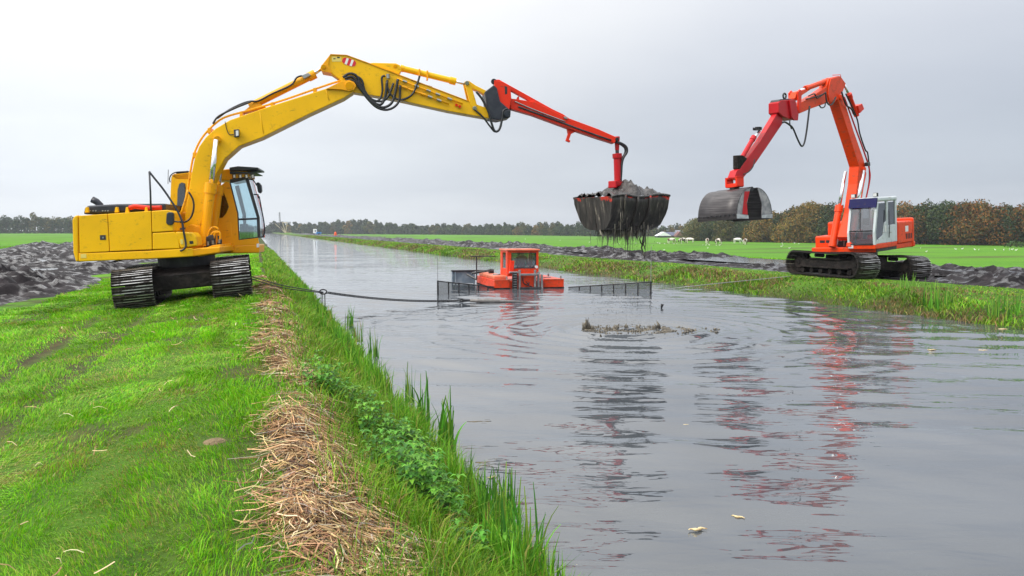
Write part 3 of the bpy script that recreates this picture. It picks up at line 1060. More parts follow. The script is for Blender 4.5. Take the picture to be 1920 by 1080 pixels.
def leaf_cloud(lobes, per, size, pal):
    """lobes: list (center, radii); leaf-clump faces spread through a lumpy crown"""
    Vs = []; Cs = []
    for c, r in lobes:
        n = max(6, int(per * r[0] * r[2] / 2.2))
        d = rng.standard_normal((n, 3)); d /= np.linalg.norm(d, axis=1)[:, None]
        rad = rng.uniform(.62, 1.08, n) ** .7
        lump = 1 + .16 * np.sin(d[:, 0] * 7 + c[0]) * np.sin(d[:, 2] * 6 + c[1]) + .10 * np.sin(d[:, 1] * 11 + c[2])
        P = np.array(c) + d * np.array(r) * (rad * lump)[:, None]
        nrm = d + .8 * rng.standard_normal((n, 3)); nrm /= np.linalg.norm(nrm, axis=1)[:, None]
        a = np.cross(nrm, rng.standard_normal((n, 3))); a /= np.linalg.norm(a, axis=1)[:, None]
        b = np.cross(nrm, a)
        s = size * rng.uniform(.55, 1.35, n)[:, None]
        Q = np.stack([P - a * s, P - b * s * .6, P + a * s, P + b * s * .7], 1)
        tone = random.uniform(.75, 1.25)
        Vs.append(Q.reshape(-1, 3)); Cs.append(np.repeat(pick(pal, n, .12) * tone, 4, axis=0))
    V = np.concatenate(Vs); C = np.concatenate(Cs)
    q = len(V) // 4
    return V, np.arange(len(V)), np.arange(q) * 4, np.full(q, 4), C


def crown_lobes(h, w, base=.22, n=13, c=(0, 0, 0)):
    lobes = []
    for i in range(n):
        f = base + (1 - base) * ((i + .5) / n)
        rr = w * .5 * math.sin(math.pi * min(.97, .18 + .74 * (f - base) / (1 - base))) ** .8
        a = i * 2.4 + random.uniform(-.4, .4)
        s = w * random.uniform(.17, .27)
        lobes.append(((c[0] + rr * .72 * math.cos(a), c[1] + rr * .72 * math.sin(a), c[2] + h * f - s * .5), (s * 1.15, s * 1.15, s * .95)))
    lobes.append(((c[0], c[1], c[2] + h * .6), (w * .27, w * .27, h * .26)))
    return lobes


def tree(px, d, hgt, wid, pal, label, group, z=-1.2, per=330, size=.27):
    x = (px - 960) / F * d
    e = thing('broadleaf_tree', (x, d, z - .1), label, 'tree', group)
    b = MB()
    b.tube([(0, 0, -.2), (.05, 0, hgt * .25), (-.05, .05, hgt * .5), (0, 0, hgt * .82)], [hgt * .026, hgt * .02, hgt * .014, hgt * .004], 7)
    for i in range(6):
        a = i * 1.05 + random.random(); zz = hgt * random.uniform(.2, .5); ln = wid * random.uniform(.25, .42)
        b.tube([(0, 0, zz), (ln * .5 * math.cos(a), ln * .5 * math.sin(a), zz + ln * .45), (ln * math.cos(a), ln * math.sin(a), zz + ln * .9)], [hgt * .010, hgt * .007, hgt * .002], 5)
    b.build('trunk', m_bark, e, (0, 0, 0), smooth=True)
    V, l, s, t, c = leaf_cloud(crown_lobes(hgt, wid), per, size, PAL[pal])
    np_mesh('crown', V, l, s, t, m_tleaf, c, parent=e, smooth=False)
    return e


def far_d(px):
    return float(np.interp(px, [1180, 1300, 1400, 1500, 1600, 1700, 1800, 1940], [330, 290, 262, 242, 226, 212, 200, 190]))


TREES = [  # px, top y, width px, palette, words
    (1322, 413, 44, 'olive', 'pale olive tree at the left end of the autumn wood'),
    (1352, 416, 40, 'green', 'dark green tree under the left half of the empty open grab'),
    (1384, 411, 46, 'olive', 'rounded olive-yellow tree under the right half of the empty open grab'),
    (1418, 404, 44, 'green', 'dark green tree just right of the empty open grab'),
    (1455, 404, 52, 'gold', 'golden brown rounded tree left of the tallest autumn tree'),
    (1495, 396, 46, 'green', 'dark green tree between two golden trees left of the orange boom'),
    (1526, 387, 62, 'gold', 'tallest golden brown tree left of the orange excavator boom'),
    (1566, 390, 48, 'green', 'dark green tree touching the left side of the orange boom'),
    (1600, 394, 46, 'gold', 'golden tree directly behind the orange boom foot'),
    (1650, 398, 50, 'olive', 'olive tree hidden behind the orange excavator cab'),
    (1704, 388, 54, 'rust', 'rust-coloured tree rising beside the orange excavator cab'),
    (1745, 388, 48, 'green', 'dark green tree right of the excavator counterweight'),
    (1782, 385, 46, 'green', 'dark green tree left of the widest rust tree'),
    (1812, 386, 44, 'rust', 'reddish brown tree in the middle of the right wood'),
    (1846, 384, 62, 'rust', 'widest rust-orange tree near the right picture edge'),
    (1890, 394, 44, 'green', 'dark green tree second from the right picture edge'),
    (1922, 392, 50, 'rust', 'red-brown tree cut by the right picture edge'),
]
for (px, ty, wpx, pal, lab) in TREES:
    d = far_d(px)
    base = 433 + 3.5 * F / d
    tree(px, d, (base - ty) * d / F, wpx * d / F * 1.9, pal, lab, 'trees of the autumn wood')


def wood(name, label, spec, per, size, z):
    gs = []
    tr = MB()
    for (px, d, ty, wpx, pal) in spec:
        x = (px - 960) / F * d
        zz = z(px) if callable(z) else z
        by = 433 + (2.3 - zz) * F / d
        h = (by - ty) * d / F; w = wpx * d / F
        gs.append(leaf_cloud(crown_lobes(h, w, .05, 8, (x, d, zz)), per, size * d / 600, PAL[pal]))
        tr.tube([(x, d, zz - .3), (x, d, zz + h * .6)], [h * .03, h * .01], 5)
    V, l, s, t, c = merge(*gs)
    o = np_mesh(name, V, l, s, t, m_tleaf, c, smooth=False)
    tag(o, label, 'wood', kind='stuff')
    tr.build('trunks', m_bark, o)
    return o


def wood_spec(x0, x1, step, dfun, tyfun, w, pals, rows=2):
    out = []
    for r_ in range(rows):
        px = x0 + r_ * step * .5
        while px < x1:
            out.append((px + random.uniform(-3, 3), dfun(px) * (1 + .05 * r_), tyfun(px) + random.uniform(-3, 4) + (0 if r_ else 3), w * random.uniform(.8, 1.3), random.choice(pals)))
            px += step * random.uniform(.8, 1.2)
    return out


ip = np.interp
wood('far_wood', 'low dark wood along the left horizon', wood_spec(-60, 420, 11, lambda p: 620, lambda p: ip(p, [-60, 5, 15, 25, 60, 70, 78, 135, 420], [408, 407, 402, 407, 404, 400, 406, 406, 410]), 17, ['green', 'green', 'olive', 'green'], 2), 34, .62, .2)
wood('far_wood', 'long hazy wood along the middle of the horizon', wood_spec(470, 1180, 10, lambda p: ip(p, [470, 640, 900, 1080, 1180], [900, 860, 700, 560, 470]),
     lambda p: ip(p, [470, 505, 512, 530, 560, 600, 640, 700, 720, 800, 870, 960, 1060, 1120, 1180], [424, 423, 416, 420, 418, 417, 413, 414, 416, 421, 422, 419, 417, 419, 421]), 16, ['green', 'olive', 'green', 'green', 'green', 'green', 'green', 'gold'], 2), 44, .62, -1.2)
wood('far_wood', 'low wood behind the distant farm', wood_spec(1170, 1340, 11, lambda p: 520, lambda p: ip(p, [1170, 1250, 1280, 1340], [423, 424, 421, 425]), 18, ['green', 'olive', 'green', 'gold'], 2), 34, .62, -1.2)
wood('back_wood', 'darker trees standing behind the autumn wood', wood_spec(1330, 1960, 17, lambda p: far_d(p) * 1.08, lambda p: ip(p, [1330, 1400, 1450, 1520, 1600, 1700, 1800, 1960], [421, 412, 409, 399, 402, 394, 392, 396]), 30, ['green', 'green', 'olive', 'rust'], 2), 60, .85, -1.2)


def undergrowth():
    gs = []
    for px in np.arange(1318, 1950, 7):
        d = far_d(px) * 1.01
        x = (px - 960) / F * d
        h = random.uniform(1.2, 3.0)
        gs.append(leaf_cloud([((x, d + random.uniform(0, 4), -1.2 + h * .45), (1.6, 1.2, h * .5))], 55, .28, PAL['green']))
    V, l, s, t, c = merge(*gs)
    o = np_mesh('undergrowth', V, l, s, t, m_tleaf, c, smooth=False)
    tag(o, 'dark shrubs filling the foot of the autumn wood', 'shrubs', kind='stuff')


undergrowth()
d = 170
x = (1905 - 960) / F * d
e = thing('round_bush', (x, d, -1.2), 'low rounded dark green bush at the foot of the wood by the right edge', 'bush')
V, l, s, t, c = leaf_cloud([((0, 0, .5), (2.2, 1.6, .95)), ((-1.4, 0, .4), (1.2, 1.1, .7)), ((1.3, 0, .4), (1.3, 1.1, .7))], 160, .2, [(.05, .10, .03), (.07, .13, .035)])
np_mesh('foliage', V, l, s, t, m_tleaf, c, parent=e, smooth=False)
b = MB(); b.tube([(0, 0, -.2), (0, 0, .6)], .12, 6, .05); b.build('stem', m_bark, e, (0, 0, 0))

# ================================================================== MACHINES
_shoe_cache = {}


def shoe_mesh(W, pitch):
    key = (W, pitch)
    if key in _shoe_cache:
        return _shoe_cache[key]
    b = MB()
    h = W / 2
    b.box(-h, h, -pitch * .5 + .004, pitch * .5 - .004, -.015, .015)
    nf = len(b.f)
    for y in (-.38, 0, .36):
        yy = y * pitch
        b.hexa([Vector((-h, yy - .016, .015)), Vector((h, yy - .016, .015)), Vector((h, yy + .016, .015)), Vector((-h, yy + .016, .015))],
               [Vector((-h, yy - .009, .052)), Vector((h, yy - .009, .052)), Vector((h, yy + .009, .052)), Vector((-h, yy + .009, .052))])
    me = bpy.data.meshes.new('shoe')
    me.from_pydata([tuple(p) for p in b.v], [], b.f)
    me.materials.append(tracksteel); me.materials.append(wornsteel)
    for i, p in enumerate(me.polygons):
        # the crest face of each grouser is polished by the ground
        if i >= nf and (i - nf) % 6 == 1:
            p.material_index = 1
    _shoe_cache[key] = me
    return me


def disc(b, c, ax, r, th, s=20):
    c = Vector(c); ax = Vector(ax)
    b.tube([c - ax * th / 2, c + ax * th / 2], r, s)


def make_track(root, org, base, A, S, U, length, height, W):
    """base: middle of the track on the ground; A along, S sideways, U up (unit vectors)"""
    r = height / 2 - .045
    half = length / 2 - r - .045
    c = base + U * (height / 2)
    fr = MB()
    M = Matrix(((S.x, A.x, U.x, c.x), (S.y, A.y, U.y, c.y), (S.z, A.z, U.z, c.z), (0, 0, 0, 1)))
    fr.box(-W * .22, W * .22, -half - .1, half + .1, -.13, .15, M)
    fr.box(-W * .30, W * .30, -half * .55, half * .55, .15, .21, M)
    fr.box(-W * .34, W * .34, -half * .85, half * .85, -.17, -.11, M)
    frame = fr.build('track_frame', mudcoat, root, org, bevel=.02)
    for e, nm in ((-half, 'idler'), (half, 'sprocket')):
        w = MB(); cc = c + A * e
        disc(w, cc, S, r - .03, W * .30, 24)
        disc(w, cc, S, r * .55, W * .42, 18)
        disc(w, cc, S, r * .2, W * .52, 12)
        w.build(nm, mudcoat, frame, org, bevel=.012)
    for i in range(6):
        w = MB(); disc(w, c + A * (-half * .82 + i * half * 1.64 / 5) - U * (r - .12), S, .105, W * .46, 14)
        w.build('roller', mudcoat, frame, org, bevel=.01)
    for i in (-.4, .4):
        w = MB(); disc(w, c + A * half * i + U * (r - .09), S, .07, W * .4, 12)
        w.build('roller', mudcoat, frame, org, bevel=.01)
    per = 4 * half + 2 * math.pi * r
    n = round(per / .175); pitch = per / n
    me = shoe_mesh(W, round(pitch, 4))
    for i in range(n):
        s = (i + .5) * pitch
        if s < 2 * half:
            p = A * (-half + s) - U * r; tn = A; nr = -U
        elif s < 2 * half + math.pi * r:
            a = (s - 2 * half) / r
            p = A * half + A * (r * math.sin(a)) - U * (r * math.cos(a)); tn = A * math.cos(a) + U * math.sin(a); nr = A * math.sin(a) - U * math.cos(a)
        elif s < 4 * half + math.pi * r:
            q = s - 2 * half - math.pi * r
            sag = -.035 * math.sin(math.pi * q / (2 * half)) ** 2
            p = A * (half - q) + U * (r + sag); tn = -A; nr = U
        else:
            a = (s - 4 * half - math.pi * r) / r
            p = -A * half - A * (r * math.sin(a)) + U * (r * math.cos(a)); tn = -A * math.cos(a) - U * math.sin(a); nr = -A * math.sin(a) + U * math.cos(a)
        p = c + p + nr * .02 + nr * random.uniform(-.004, .004)
        sx = tn.cross(nr)
        o = bpy.data.objects.new('shoe', me)
        COL.objects.link(o)
        o.parent = frame
        q = p - Vector(org)
        o.matrix_basis = Matrix(((sx.x, tn.x, nr.x, q.x), (sx.y, tn.y, nr.y, q.y), (sx.z, tn.z, nr.z, q.z), (0, 0, 0, 1)))
    return frame


def cylinder_ram(root, org, a, k, b, r, body, rod_r=None, name='ram', gland=True):
    """barrel from a to k, chrome rod on to b"""
    a, k, b = Vector(a), Vector(k), Vector(b)
    d = (k - a).normalized()
    m = MB(); m.tube([a, k], r, 16)
    if gland:
        m.tube([k - d * r * 1.6, k + d * r * .5], r * 1.22, 16)
    m.tube([a - d * r * .3, a + d * r * .9], r * 1.12, 16)
    o = m.build(name, body, root, org, smooth=False, bevel=.006)
    rd = MB(); rd.tube([k - d * .1, b], rod_r or r * .55, 14)
    rd.build('rod', chrome, o, org, smooth=True)
    return o


# ------------------------------------------------------------------ yellow excavator
OY = Vector((-7.95, 19.70, .66))
HA = R(10)
HY = Vector((math.cos(HA), math.sin(HA), 0))
MY = Vector((-math.sin(HA), math.cos(HA), 0))


def YP(px, py, w=0.0):
    return on_plane(px, py, OY + MY * w, MY)


def ypoly(pts, w):
    return [YP(x, y, w) for x, y in pts]


yex = thing('excavator', OY, 'yellow long-armed crawler excavator standing on the near grass bank', 'excavator')


def ypr(name, pts, w0, w1, m, parent=None, bevel=.015, ref=None):
    """outline measured at the plane ref (default w0), extruded sideways from w0 to w1"""
    ref = w0 if ref is None else ref
    P = [p + MY * (w0 - ref) for p in ypoly(pts, ref)]
    return MB().prism(P, MY * (w1 - w0)).build(name, m, parent or yex, OY, bevel=bevel)


def ytube(name, pts, r, m, parent=None, w=0.0, n=24, s=8, sm=True):
    P = [YP(p[0], p[1], p[2] if len(p) > 2 else w) for p in pts]
    if n:
        P = spline(P, n)
    return MB().tube(P, r, s).build(name, m, parent or yex, OY, smooth=sm)


def yellow_excavator():
    # --- undercarriage, parallel to the canal, leaning with the bank
    lean = R(5.2)
    S = (NN * math.cos(lean) + ZUP * math.sin(lean)).normalized()
    U = T.cross(-S).normalized()
    if U.z < 0: U = -U
    base = OY.copy()
    for sgn in (-1, 1):
        make_track(yex, OY, base + S * (sgn * 1.03), T, S, U, 3.95, .86, .84)
    M = Matrix(((S.x, T.x, U.x, base.x), (S.y, T.y, U.y, base.y), (S.z, T.z, U.z, base.z), (0, 0, 0, 1)))
    cb = MB()
    cb.box(-.72, .72, -.75, .75, .42, .78, M)
    cb.hexa([M @ Vector(p) for p in ((-.85, -1.25, .30), (.85, -1.25, .30), (.85, -.75, .30), (-.85, -.75, .30))],
            [M @ Vector(p) for p in ((-.85, -1.25, .66), (.85, -1.25, .66), (.75, -.75, .80), (-.75, -.75, .80))])
    cb.hexa([M @ Vector(p) for p in ((-.85, .75, .30), (.85, .75, .30), (.85, 1.25, .30), (-.85, 1.25, .30))],
            [M @ Vector(p) for p in ((-.75, .75, .80), (.75, .75, .80), (.85, 1.25, .66), (-.85, 1.25, .66))])
    car = cb.build('carbody', mudcoat, yex, OY, bevel=.03)
    tt = MB(); tt.tube([M @ Vector((0, 0, .76)), M @ Vector((0, 0, 1.06))], .66, 32)
    tt.build('turntable', blackm, car, OY, bevel=.01)

    # --- upper structure
    W0, W1 = -1.28, 1.62
    body = ypr('platform', [(146, 491), (298, 485), (363, 481), (413, 474), (413, 462), (363, 466), (298, 470), (146, 474)], W0 + .02, W1, yellow2, bevel=.03)
    cw = ypr('counterweight', [(137, 474), (135, 412), (139, 405), (146, 403), (147, 490), (142, 491)], W0, W1, yellow, bevel=.05, ref=W0)
    # counterweight belly running under the side doors
    ypr('side_skirt', [(147.3, 475), (283, 470), (330, 467), (361, 465), (363, 480.5), (298, 484.5), (147.3, 490.5)], W0, W0 + .25, yellow, body, bevel=.02)
    ypr('side_door', [(147.5, 404.5), (201, 401), (205, 471.5), (149, 474.3)], W0 - .005, W0 + .9, yellow, body, bevel=.012)
    ypr('side_door', [(202, 401), (283, 395.5), (285, 467.5), (206, 471.3)], W0 - .005, W0 + .9, yellow, body, bevel=.012)
    ypr('tank_cover', [(284, 395.5), (315, 393.5), (323, 398), (325, 433), (285, 436)], W0 - .005, W0 + .85, yellow, body, bevel=.02)
    ypr('tool_box', [(285.5, 437), (327, 434.5), (334, 441), (337, 466), (286, 468)], W0 - .003, W0 + .6, yellow, body, bevel=.02)
    ypr('tool_box', [(328.5, 434.3), (362, 436), (368, 444), (370, 461), (338.5, 466)], W0 - .003, W0 + .6, yellow, body, bevel=.03)
    ypr('far_side_cover', [(147, 404), (320, 394), (322, 470), (147, 478)], .35, W1, yellow2, body, bevel=.03, ref=W0)
    # latch plates, vents
    ypr('latch', [(187, 441), (198, 440.5), (198.5, 449.5), (187.5, 450)], W0 - .012, W0 + .01, blackm, body, bevel=.002)
    ypr('latch_button', [(191.5, 444), (194.5, 444), (194.5, 447), (191.5, 447)], W0 - .02, W0 + .01, brass, body, bevel=0)
    ypr('latch', [(355, 452), (362, 451.6), (362.5, 457), (355.5, 457.4)], W0 - .012, W0 + .01, blackm, body, bevel=.002)
    ypr('sight_gauge', [(338, 449), (343, 448.6), (344, 457.5), (339, 458)], W0 - .012, W0 + .01, paleplate, body, bevel=.002)
    ypr('number_plate', [(151, 476.5), (161.5, 476), (162, 483.5), (151.5, 484)], W0 - .006, W0 + .01, paleplate, body, bevel=0)
    # engine hood
    hood = ypr('engine_hood', [(156, 402), (158, 391), (163, 385.5), (218, 382.5), (310, 381.5), (311, 395), (230, 398)], W0 + .25, .95, navy, body, bevel=.04, ref=W0 + .25)
    for x in (168, 173, 178, 191, 196, 201):
        ypr('hood_slot', [(x, 394), (x + 2.6, 393.8), (x + 2.6, 396.2), (x, 396.4)], W0 + .235, W0 + .26, brass, hood, bevel=0)
    for x in (236, 272, 216, 160):
        ypr('hood_hinge', [(x, 388.5), (x + 4, 388), (x + 5.5, 398), (x - 1.5, 398.4)], W0 + .1, W0 + .2, yellow, hood, bevel=.005)
    ytube('red_hose_guard', [(243, 390), (252, 387.5), (264, 388.5), (282, 390), (303, 389.5)], .055, redp, body, W0 + .16, 20, 10)
    ex = MB(); a_, b_ = YP(188, 384.5, -.3), YP(173, 374, -.3)
    ex.tube([a_ - ZUP * .12, a_, (a_ + b_) / 2 + ZUP * .02, b_], [.07, .075, .078, .08], 14)
    ex.build('exhaust', navy, hood, OY, smooth=True)
    # handrail and mirror on the near side
    ytube('handrail', [(283, 396), (282, 360), (280, 322)], .022, navy, body, W0 + .05, 0)
    ytube('handrail', [(279.5, 321.5), (291, 336), (304, 352), (318, 372), (333, 396), (341, 415), (345, 438), (348.5, 459), (345, 467), (338, 470.5)], .024, navy, body, W0 - .04, 40)
    ypr('mirror', [(312, 400), (316, 397.5), (323, 398), (325.5, 402), (325.5, 418), (322, 422), (314, 421.5), (311, 418)], W0 - .05, W0 + .06, navy, body, bevel=.02)
    ytube('mirror_arm', [(324, 414), (333, 416), (341, 415)], .016, navy, body, W0)
    ytube('hydraulic_hose', [(325, 414.5), (345, 416.5), (357, 409), (363, 392), (362, 375), (354, 360)], .022, rubber, body, -.55, 30)
    ypr('handle', [(337, 428), (346, 426.5), (346, 430), (337, 431)], W0 - .01, W0 + .1, navy, body, bevel=.005)

    # --- cab (far side)
    C0, C1 = .58, 1.62
    cab = ypr('cab_shell', [(398, 462), (397, 360), (408, 352), (424, 340), (431, 343), (446, 401), (448, 450), (484, 446), (486, 459), (413, 461)], C0, C0 + .05, yellow2, bevel=.008)
    ypr('rear_panel', [(318, 402), (321, 333), (326, 327), (356, 323), (384, 322), (398, 330), (398, 402)], C0, C0 + .05, yellow, cab, bevel=.008)
    ypr('rear_window', [(333, 356), (336, 345), (341, 342), (347, 344), (348, 352), (346, 382), (341, 393), (335, 392), (332, 384)], C0 - .012, C0, gl_dark, cab, bevel=0)
    ypr('door_window', [(397, 352), (413, 346), (424, 372), (429, 388), (424, 400), (417, 408), (397, 410)], C0 - .012, C0, gl_dark, cab, bevel=0)
    ypr('cab_roof', [(320, 330), (326, 325.5), (384, 320.5), (431, 316.5), (466, 322), (468, 332), (431, 338), (330, 338)], C0, C1, yellow2, cab, bevel=.03)
    ypr('far_panel', [(321, 335), (398, 330), (398, 402), (318, 402)], C1 - .05, C1, yellow2, cab, bevel=.008, ref=C0)
    ypr('cab_floor', [(340, 462), (486, 458.5), (486, 474), (413, 475.5), (340, 478)], C0, C1, yellow2, cab, bevel=.03)
    ypr('step_light', [(426, 461), (435, 460.5), (435, 465), (426, 465.4)], C0 - .01, C0 + .01, blackm, cab, bevel=0)
    ypr('reflector', [(481, 457), (485.5, 456.5), (485.7, 463.5), (481.3, 464)], C0 - .015, C0 + .02, whitep, cab, bevel=0)
    ypr('panel_inset', [(424, 419), (433, 417), (435, 443), (425, 445)], C0 - .008, C0 + .01, yellow2, cab, bevel=.01)
    # right-hand window with its frame
    ypr('side_window', [(432, 343), (461, 336.5), (482, 407), (483.5, 444), (449, 448.5), (446.5, 401)], C0 + .012, C0 + .024, gl_cab, cab, bevel=0)
    ytube('window_frame', [(431.5, 342.5), (446, 400), (448.5, 449.5), (484, 445), (482.5, 407), (461, 336), (431.5, 342.5)], .018, navy, cab, C0 + .01, 0, 6)
    ytube('window_bar', [(446, 411.5), (482, 410)], .026, navy, cab, C0 + .02, 0, 6)
    # pillars: near one dark, the windscreen, far one orange
    ypr('pillar', [(461, 335), (465.5, 333), (486.5, 407), (488, 446), (483.5, 446), (482, 407)], C0, C0 + .07, blackm, cab, bevel=.01)
    pl = ypoly([(464, 334), (484.5, 407), (486.5, 446)], C0)
    P = []
    for p in pl: P.append(p + MY * .07)
    Q = [p + MY * (C1 - C0 - .07) for p in pl]
    MB().add(P + Q, [(0, 1, 4, 3), (1, 2, 5, 4)]).build('windscreen', gl_cab, cab, OY)
    ypr('pillar', [(459, 335), (464, 333), (485, 407), (487, 446), (482, 446), (480, 407)], C1 - .08, C1, redp, cab, bevel=.01, ref=C0)
    ypr('far_window_frame', [(428, 345), (436, 343), (450, 401), (451, 446), (446, 446), (443, 401)], C1 - .06, C1, blackm, cab, bevel=.01, ref=C0)
    # interior: seat and console
    seat = MB(); s0 = YP(425, 458, C0) + MY * .52
    hx, mz = HY, ZUP
    Ms = Matrix(((HY.x, MY.x, 0, s0.x), (HY.y, MY.y, 0, s0.y), (HY.z, MY.z, 1, s0.z), (0, 0, 0, 1)))
    seat.box(-.28, .24, -.25, .25, .15, .34, Ms); seat.box(-.36, -.22, -.24, .24, .3, .95, Ms); seat.box(-.34, -.25, -.14, .14, .95, 1.15, Ms)
    seat.build('seat', darkint, cab, OY, bevel=.04)
    con = MB(); con.box(.3, .5, -.32, -.2, .1, .52, Ms); con.box(.5, .56, -.3, .3, 0.05, .45, Ms); con.tube([Ms @ Vector((.42, -.2, .5)), Ms @ Vector((.36, -.2, .72))], .018, 8)
    con.build('console', darkint, cab, OY, bevel=.01)
    # roof guard, visor, lamps
    ypr('visor', [(430, 314), (446, 311.5), (484, 314), (484.5, 317.5), (446, 320), (430, 320)], C0 - .1, C1 + .05, navy, cab, bevel=.01)
    ypr('lamp_bracket', [(431, 321), (482, 323.5), (482, 325), (431, 326)], C0 - .05, C1, navy, cab, bevel=.004)
    ypr('roof_front', [(431, 326), (462, 326), (462, 335.5), (431, 342)], C0 + .002, C1 - .05, blackm, cab, bevel=.01)
    for i, x in enumerate((438, 449.5, 461, 472.5)):
        lm = ypr('work_lamp', [(x - 3, 327), (x + 3, 326), (x + 3.6, 334), (x - 2, 335)], C0 - .06, C0 + .06, navy, cab, bevel=.012)
        ypr('lamp_lens', [(x - .8, 328), (x + 2.6, 327.4), (x + 3.2, 333), (x - .2, 333.6)], C0 - .068, C0 - .06, lens, lm, bevel=0)
    ytube('beacon_rail', [(319, 342), (318, 335), (321, 328), (330, 323), (352, 321.5)], .015, navy, cab, C0)
    ypr('beacon_bar', [(330, 322), (353, 320), (353, 324), (330, 326)], C0, C0 + .3, navy, cab, bevel=.01)
    ytube('aerial', [(315, 345), (315.5, 318)], .008, navy, cab, C0, 0, 5)
    # front mirrors and hand rail beyond the cab
    ypr('mirror', [(479, 342), (484, 341), (488.5, 347), (489.5, 358), (486, 362.5), (482.5, 360)], 1.0, 1.22, navy, cab, bevel=.02, ref=.9)
    ytube('mirror_arm', [(466, 336), (474, 337.5), (478, 342), (481, 348)], .014, navy, cab, .9)
    ytube('mirror_arm', [(476, 364.5), (484, 365), (485, 372)], .018, navy, cab, .9, 0)
    ytube('grab_rail', [(486, 368), (491, 395), (495.5, 420), (496, 434), (493.5, 443.5), (486, 445)], .016, navy, cab, 1.0, 30)

    # --- boom
    boom = ypr('boom', [(655, 150), (635, 156), (611, 166), (500, 201), (431, 225), (404, 241), (386, 257), (373, 275), (364.5, 298), (358.5, 328), (353, 368), (347, 405), (344, 424), (347, 436), (357, 442), (370, 438),
                        (382, 402), (391, 366), (403, 331), (421, 298), (448, 274), (490, 258.5), (579, 214), (644, 184), (662, 172), (668, 160), (664, 152)], -.27, .27, yellow, bevel=.018)
    for w in (-.31, .31):
        pin = MB(); pin.tube([YP(655, 160.5, w - .05), YP(655, 160.5, w + .05)], .105, 20); pin.build('pin', yellow2, boom, OY, bevel=.012)
    ypr('tip_ear', [(611, 166.5), (640, 152), (655, 150), (664, 154), (668, 161), (664, 168), (655, 171), (640, 168)], -.335, -.272, yellow2, boom, bevel=.01)
    for w, x, y, r in ((-.36, 407, 261, .085), (-.36, 372, 432, .11)):
        pin = MB(); pin.tube([YP(x, y, w - .04), YP(x, y, -w + .04)], r, 18); pin.build('pin', yellow2, boom, OY, bevel=.012)
    wl = ypr('work_lamp', [(438, 243), (447.5, 242), (448, 256), (439, 257.5)], -.42, -.29, navy, boom, bevel=.01)
    ypr('lamp_lens', [(442, 245), (447, 244.5), (447.2, 254), (442.4, 255)], -.428, -.42, lens, wl, bevel=0)
    ytube('lamp_cable', [(422, 228), (425, 242), (430, 252), (438, 252)], .009, rubber, boom, -.28)
    for w in (-.17, -.08, .02, .12):       # steel hydraulic lines along the back of the boom
        ytube('hydraulic_line', [(640, 151), (611, 160), (530, 188), (470, 206), (424, 219), (402, 233), (382, 254), (369, 276), (361, 300), (355, 335), (349, 370), (341, 396)], .026, yellow2, boom, w, 60)
    for x, y in ((590, 169), (510, 196), (452, 213), (392, 244), (364, 290), (356, 330)):
        ypr('line_clamp', [(x - 3, y - 4), (x + 3, y - 5), (x + 3, y + 5), (x - 3, y + 6)], -.22, .18, yellow2, boom, bevel=.008)
    ytube('hydraulic_line', [(353, 356), (347, 378), (339, 402)], .03, yellow2, boom, -.33, 10)
    # weld seams on the side plates
    for (x0, y0, x1, y1) in ((611, 168, 617, 188), (487, 210, 494, 250)):
        ytube('weld_seam', [(x0, y0), (x1, y1)], .009, yellow, boom, -.272, 0, 5)
    # boom rams
    for w in (-.43, .49):
        a = YP(382, 458, -.43) + MY * (w + .43); k = YP(395.5, 348, -.43) + MY * (w + .43); b = YP(405.5, 262, -.43) + MY * (w + .43)
        cylinder_ram(yex, OY, a, k, b, .118, yellow2, .062, 'boom_ram')
        ft = MB(); ft.tube([YP(380, 463, -.43) + MY * (w + .43 - .09), YP(380, 463, -.43) + MY * (w + .43 + .09)], .10, 16)
        ft.build('ram_foot', yellow2, body, OY, bevel=.01)
    # boom bracket on the platform, valves and hoses
    ypr('boom_bracket', [(338, 478), (345, 428), (358, 420), (374, 424), (392, 458), (404, 478)], -.40, -.30, yellow2, body, bevel=.02)
    ypr('boom_bracket', [(338, 478), (345, 428), (358, 420), (374, 424), (392, 458), (404, 478)], .30, .40, yellow2, body, bevel=.02)
    vb = ypr('valve_block', [(386, 444), (395, 440), (401, 441), (402, 460), (396, 468), (386, 466)], -.55, -.3, blackm, body, bevel=.02)
    for pts in ([(386, 462), (389, 448), (391, 436), (396, 428), (404, 426), (410, 430)], [(392, 464), (394, 446), (399, 436), (409, 434), (413, 440), (412, 452)], [(398, 462), (400, 450), (403, 437), (410, 436)]):
        ytube('valve_hose', pts, .022, yellow2, vb, -.52, 24)
    for pts in ([(384, 464), (388, 456), (391, 444)], [(396, 466), (400, 456), (402, 444)], [(408, 460), (411, 450), (410, 442)], [(413, 462), (414, 452), (412, 446)]):
        ytube('valve_hose', pts, .03, rubber, vb, -.5, 14)
    for x, y in ((390, 460), (399, 458), (411, 456)):
        fb = MB(); fb.tube([YP(x, y, -.58), YP(x, y - 7, -.58)], .03, 8); fb.build('fitting', brass, vb, OY)
    ypr('front_frame', [(370, 482), (415, 474), (413, 458), (398, 460), (372, 470)], -.9, .56, yellow2, body, bevel=.02)

    # --- arm (dipper)
    arm = ypr('arm', [(619, 102), (650, 103.5), (690, 118), (750, 141), (879, 190), (917, 204), (918, 222), (840, 208), (750, 188), (694, 178), (664, 173), (646, 166), (636, 148), (620, 137), (604, 134), (600, 126)], -.20, .20, yellow, bevel=.015)
    ypr('arm_flange', [(619, 101), (650, 102.5), (690, 117), (750, 140), (879, 189), (880, 190.5), (750, 141.6), (690, 118.6), (650, 104), (619, 102.6)], -.225, .225, yellow2, arm, bevel=.004)
    ypr('ear_plate', [(604, 134), (600, 126), (619, 102), (616, 122), (622, 137)], -.23, .23, yellow2, arm, bevel=.012)
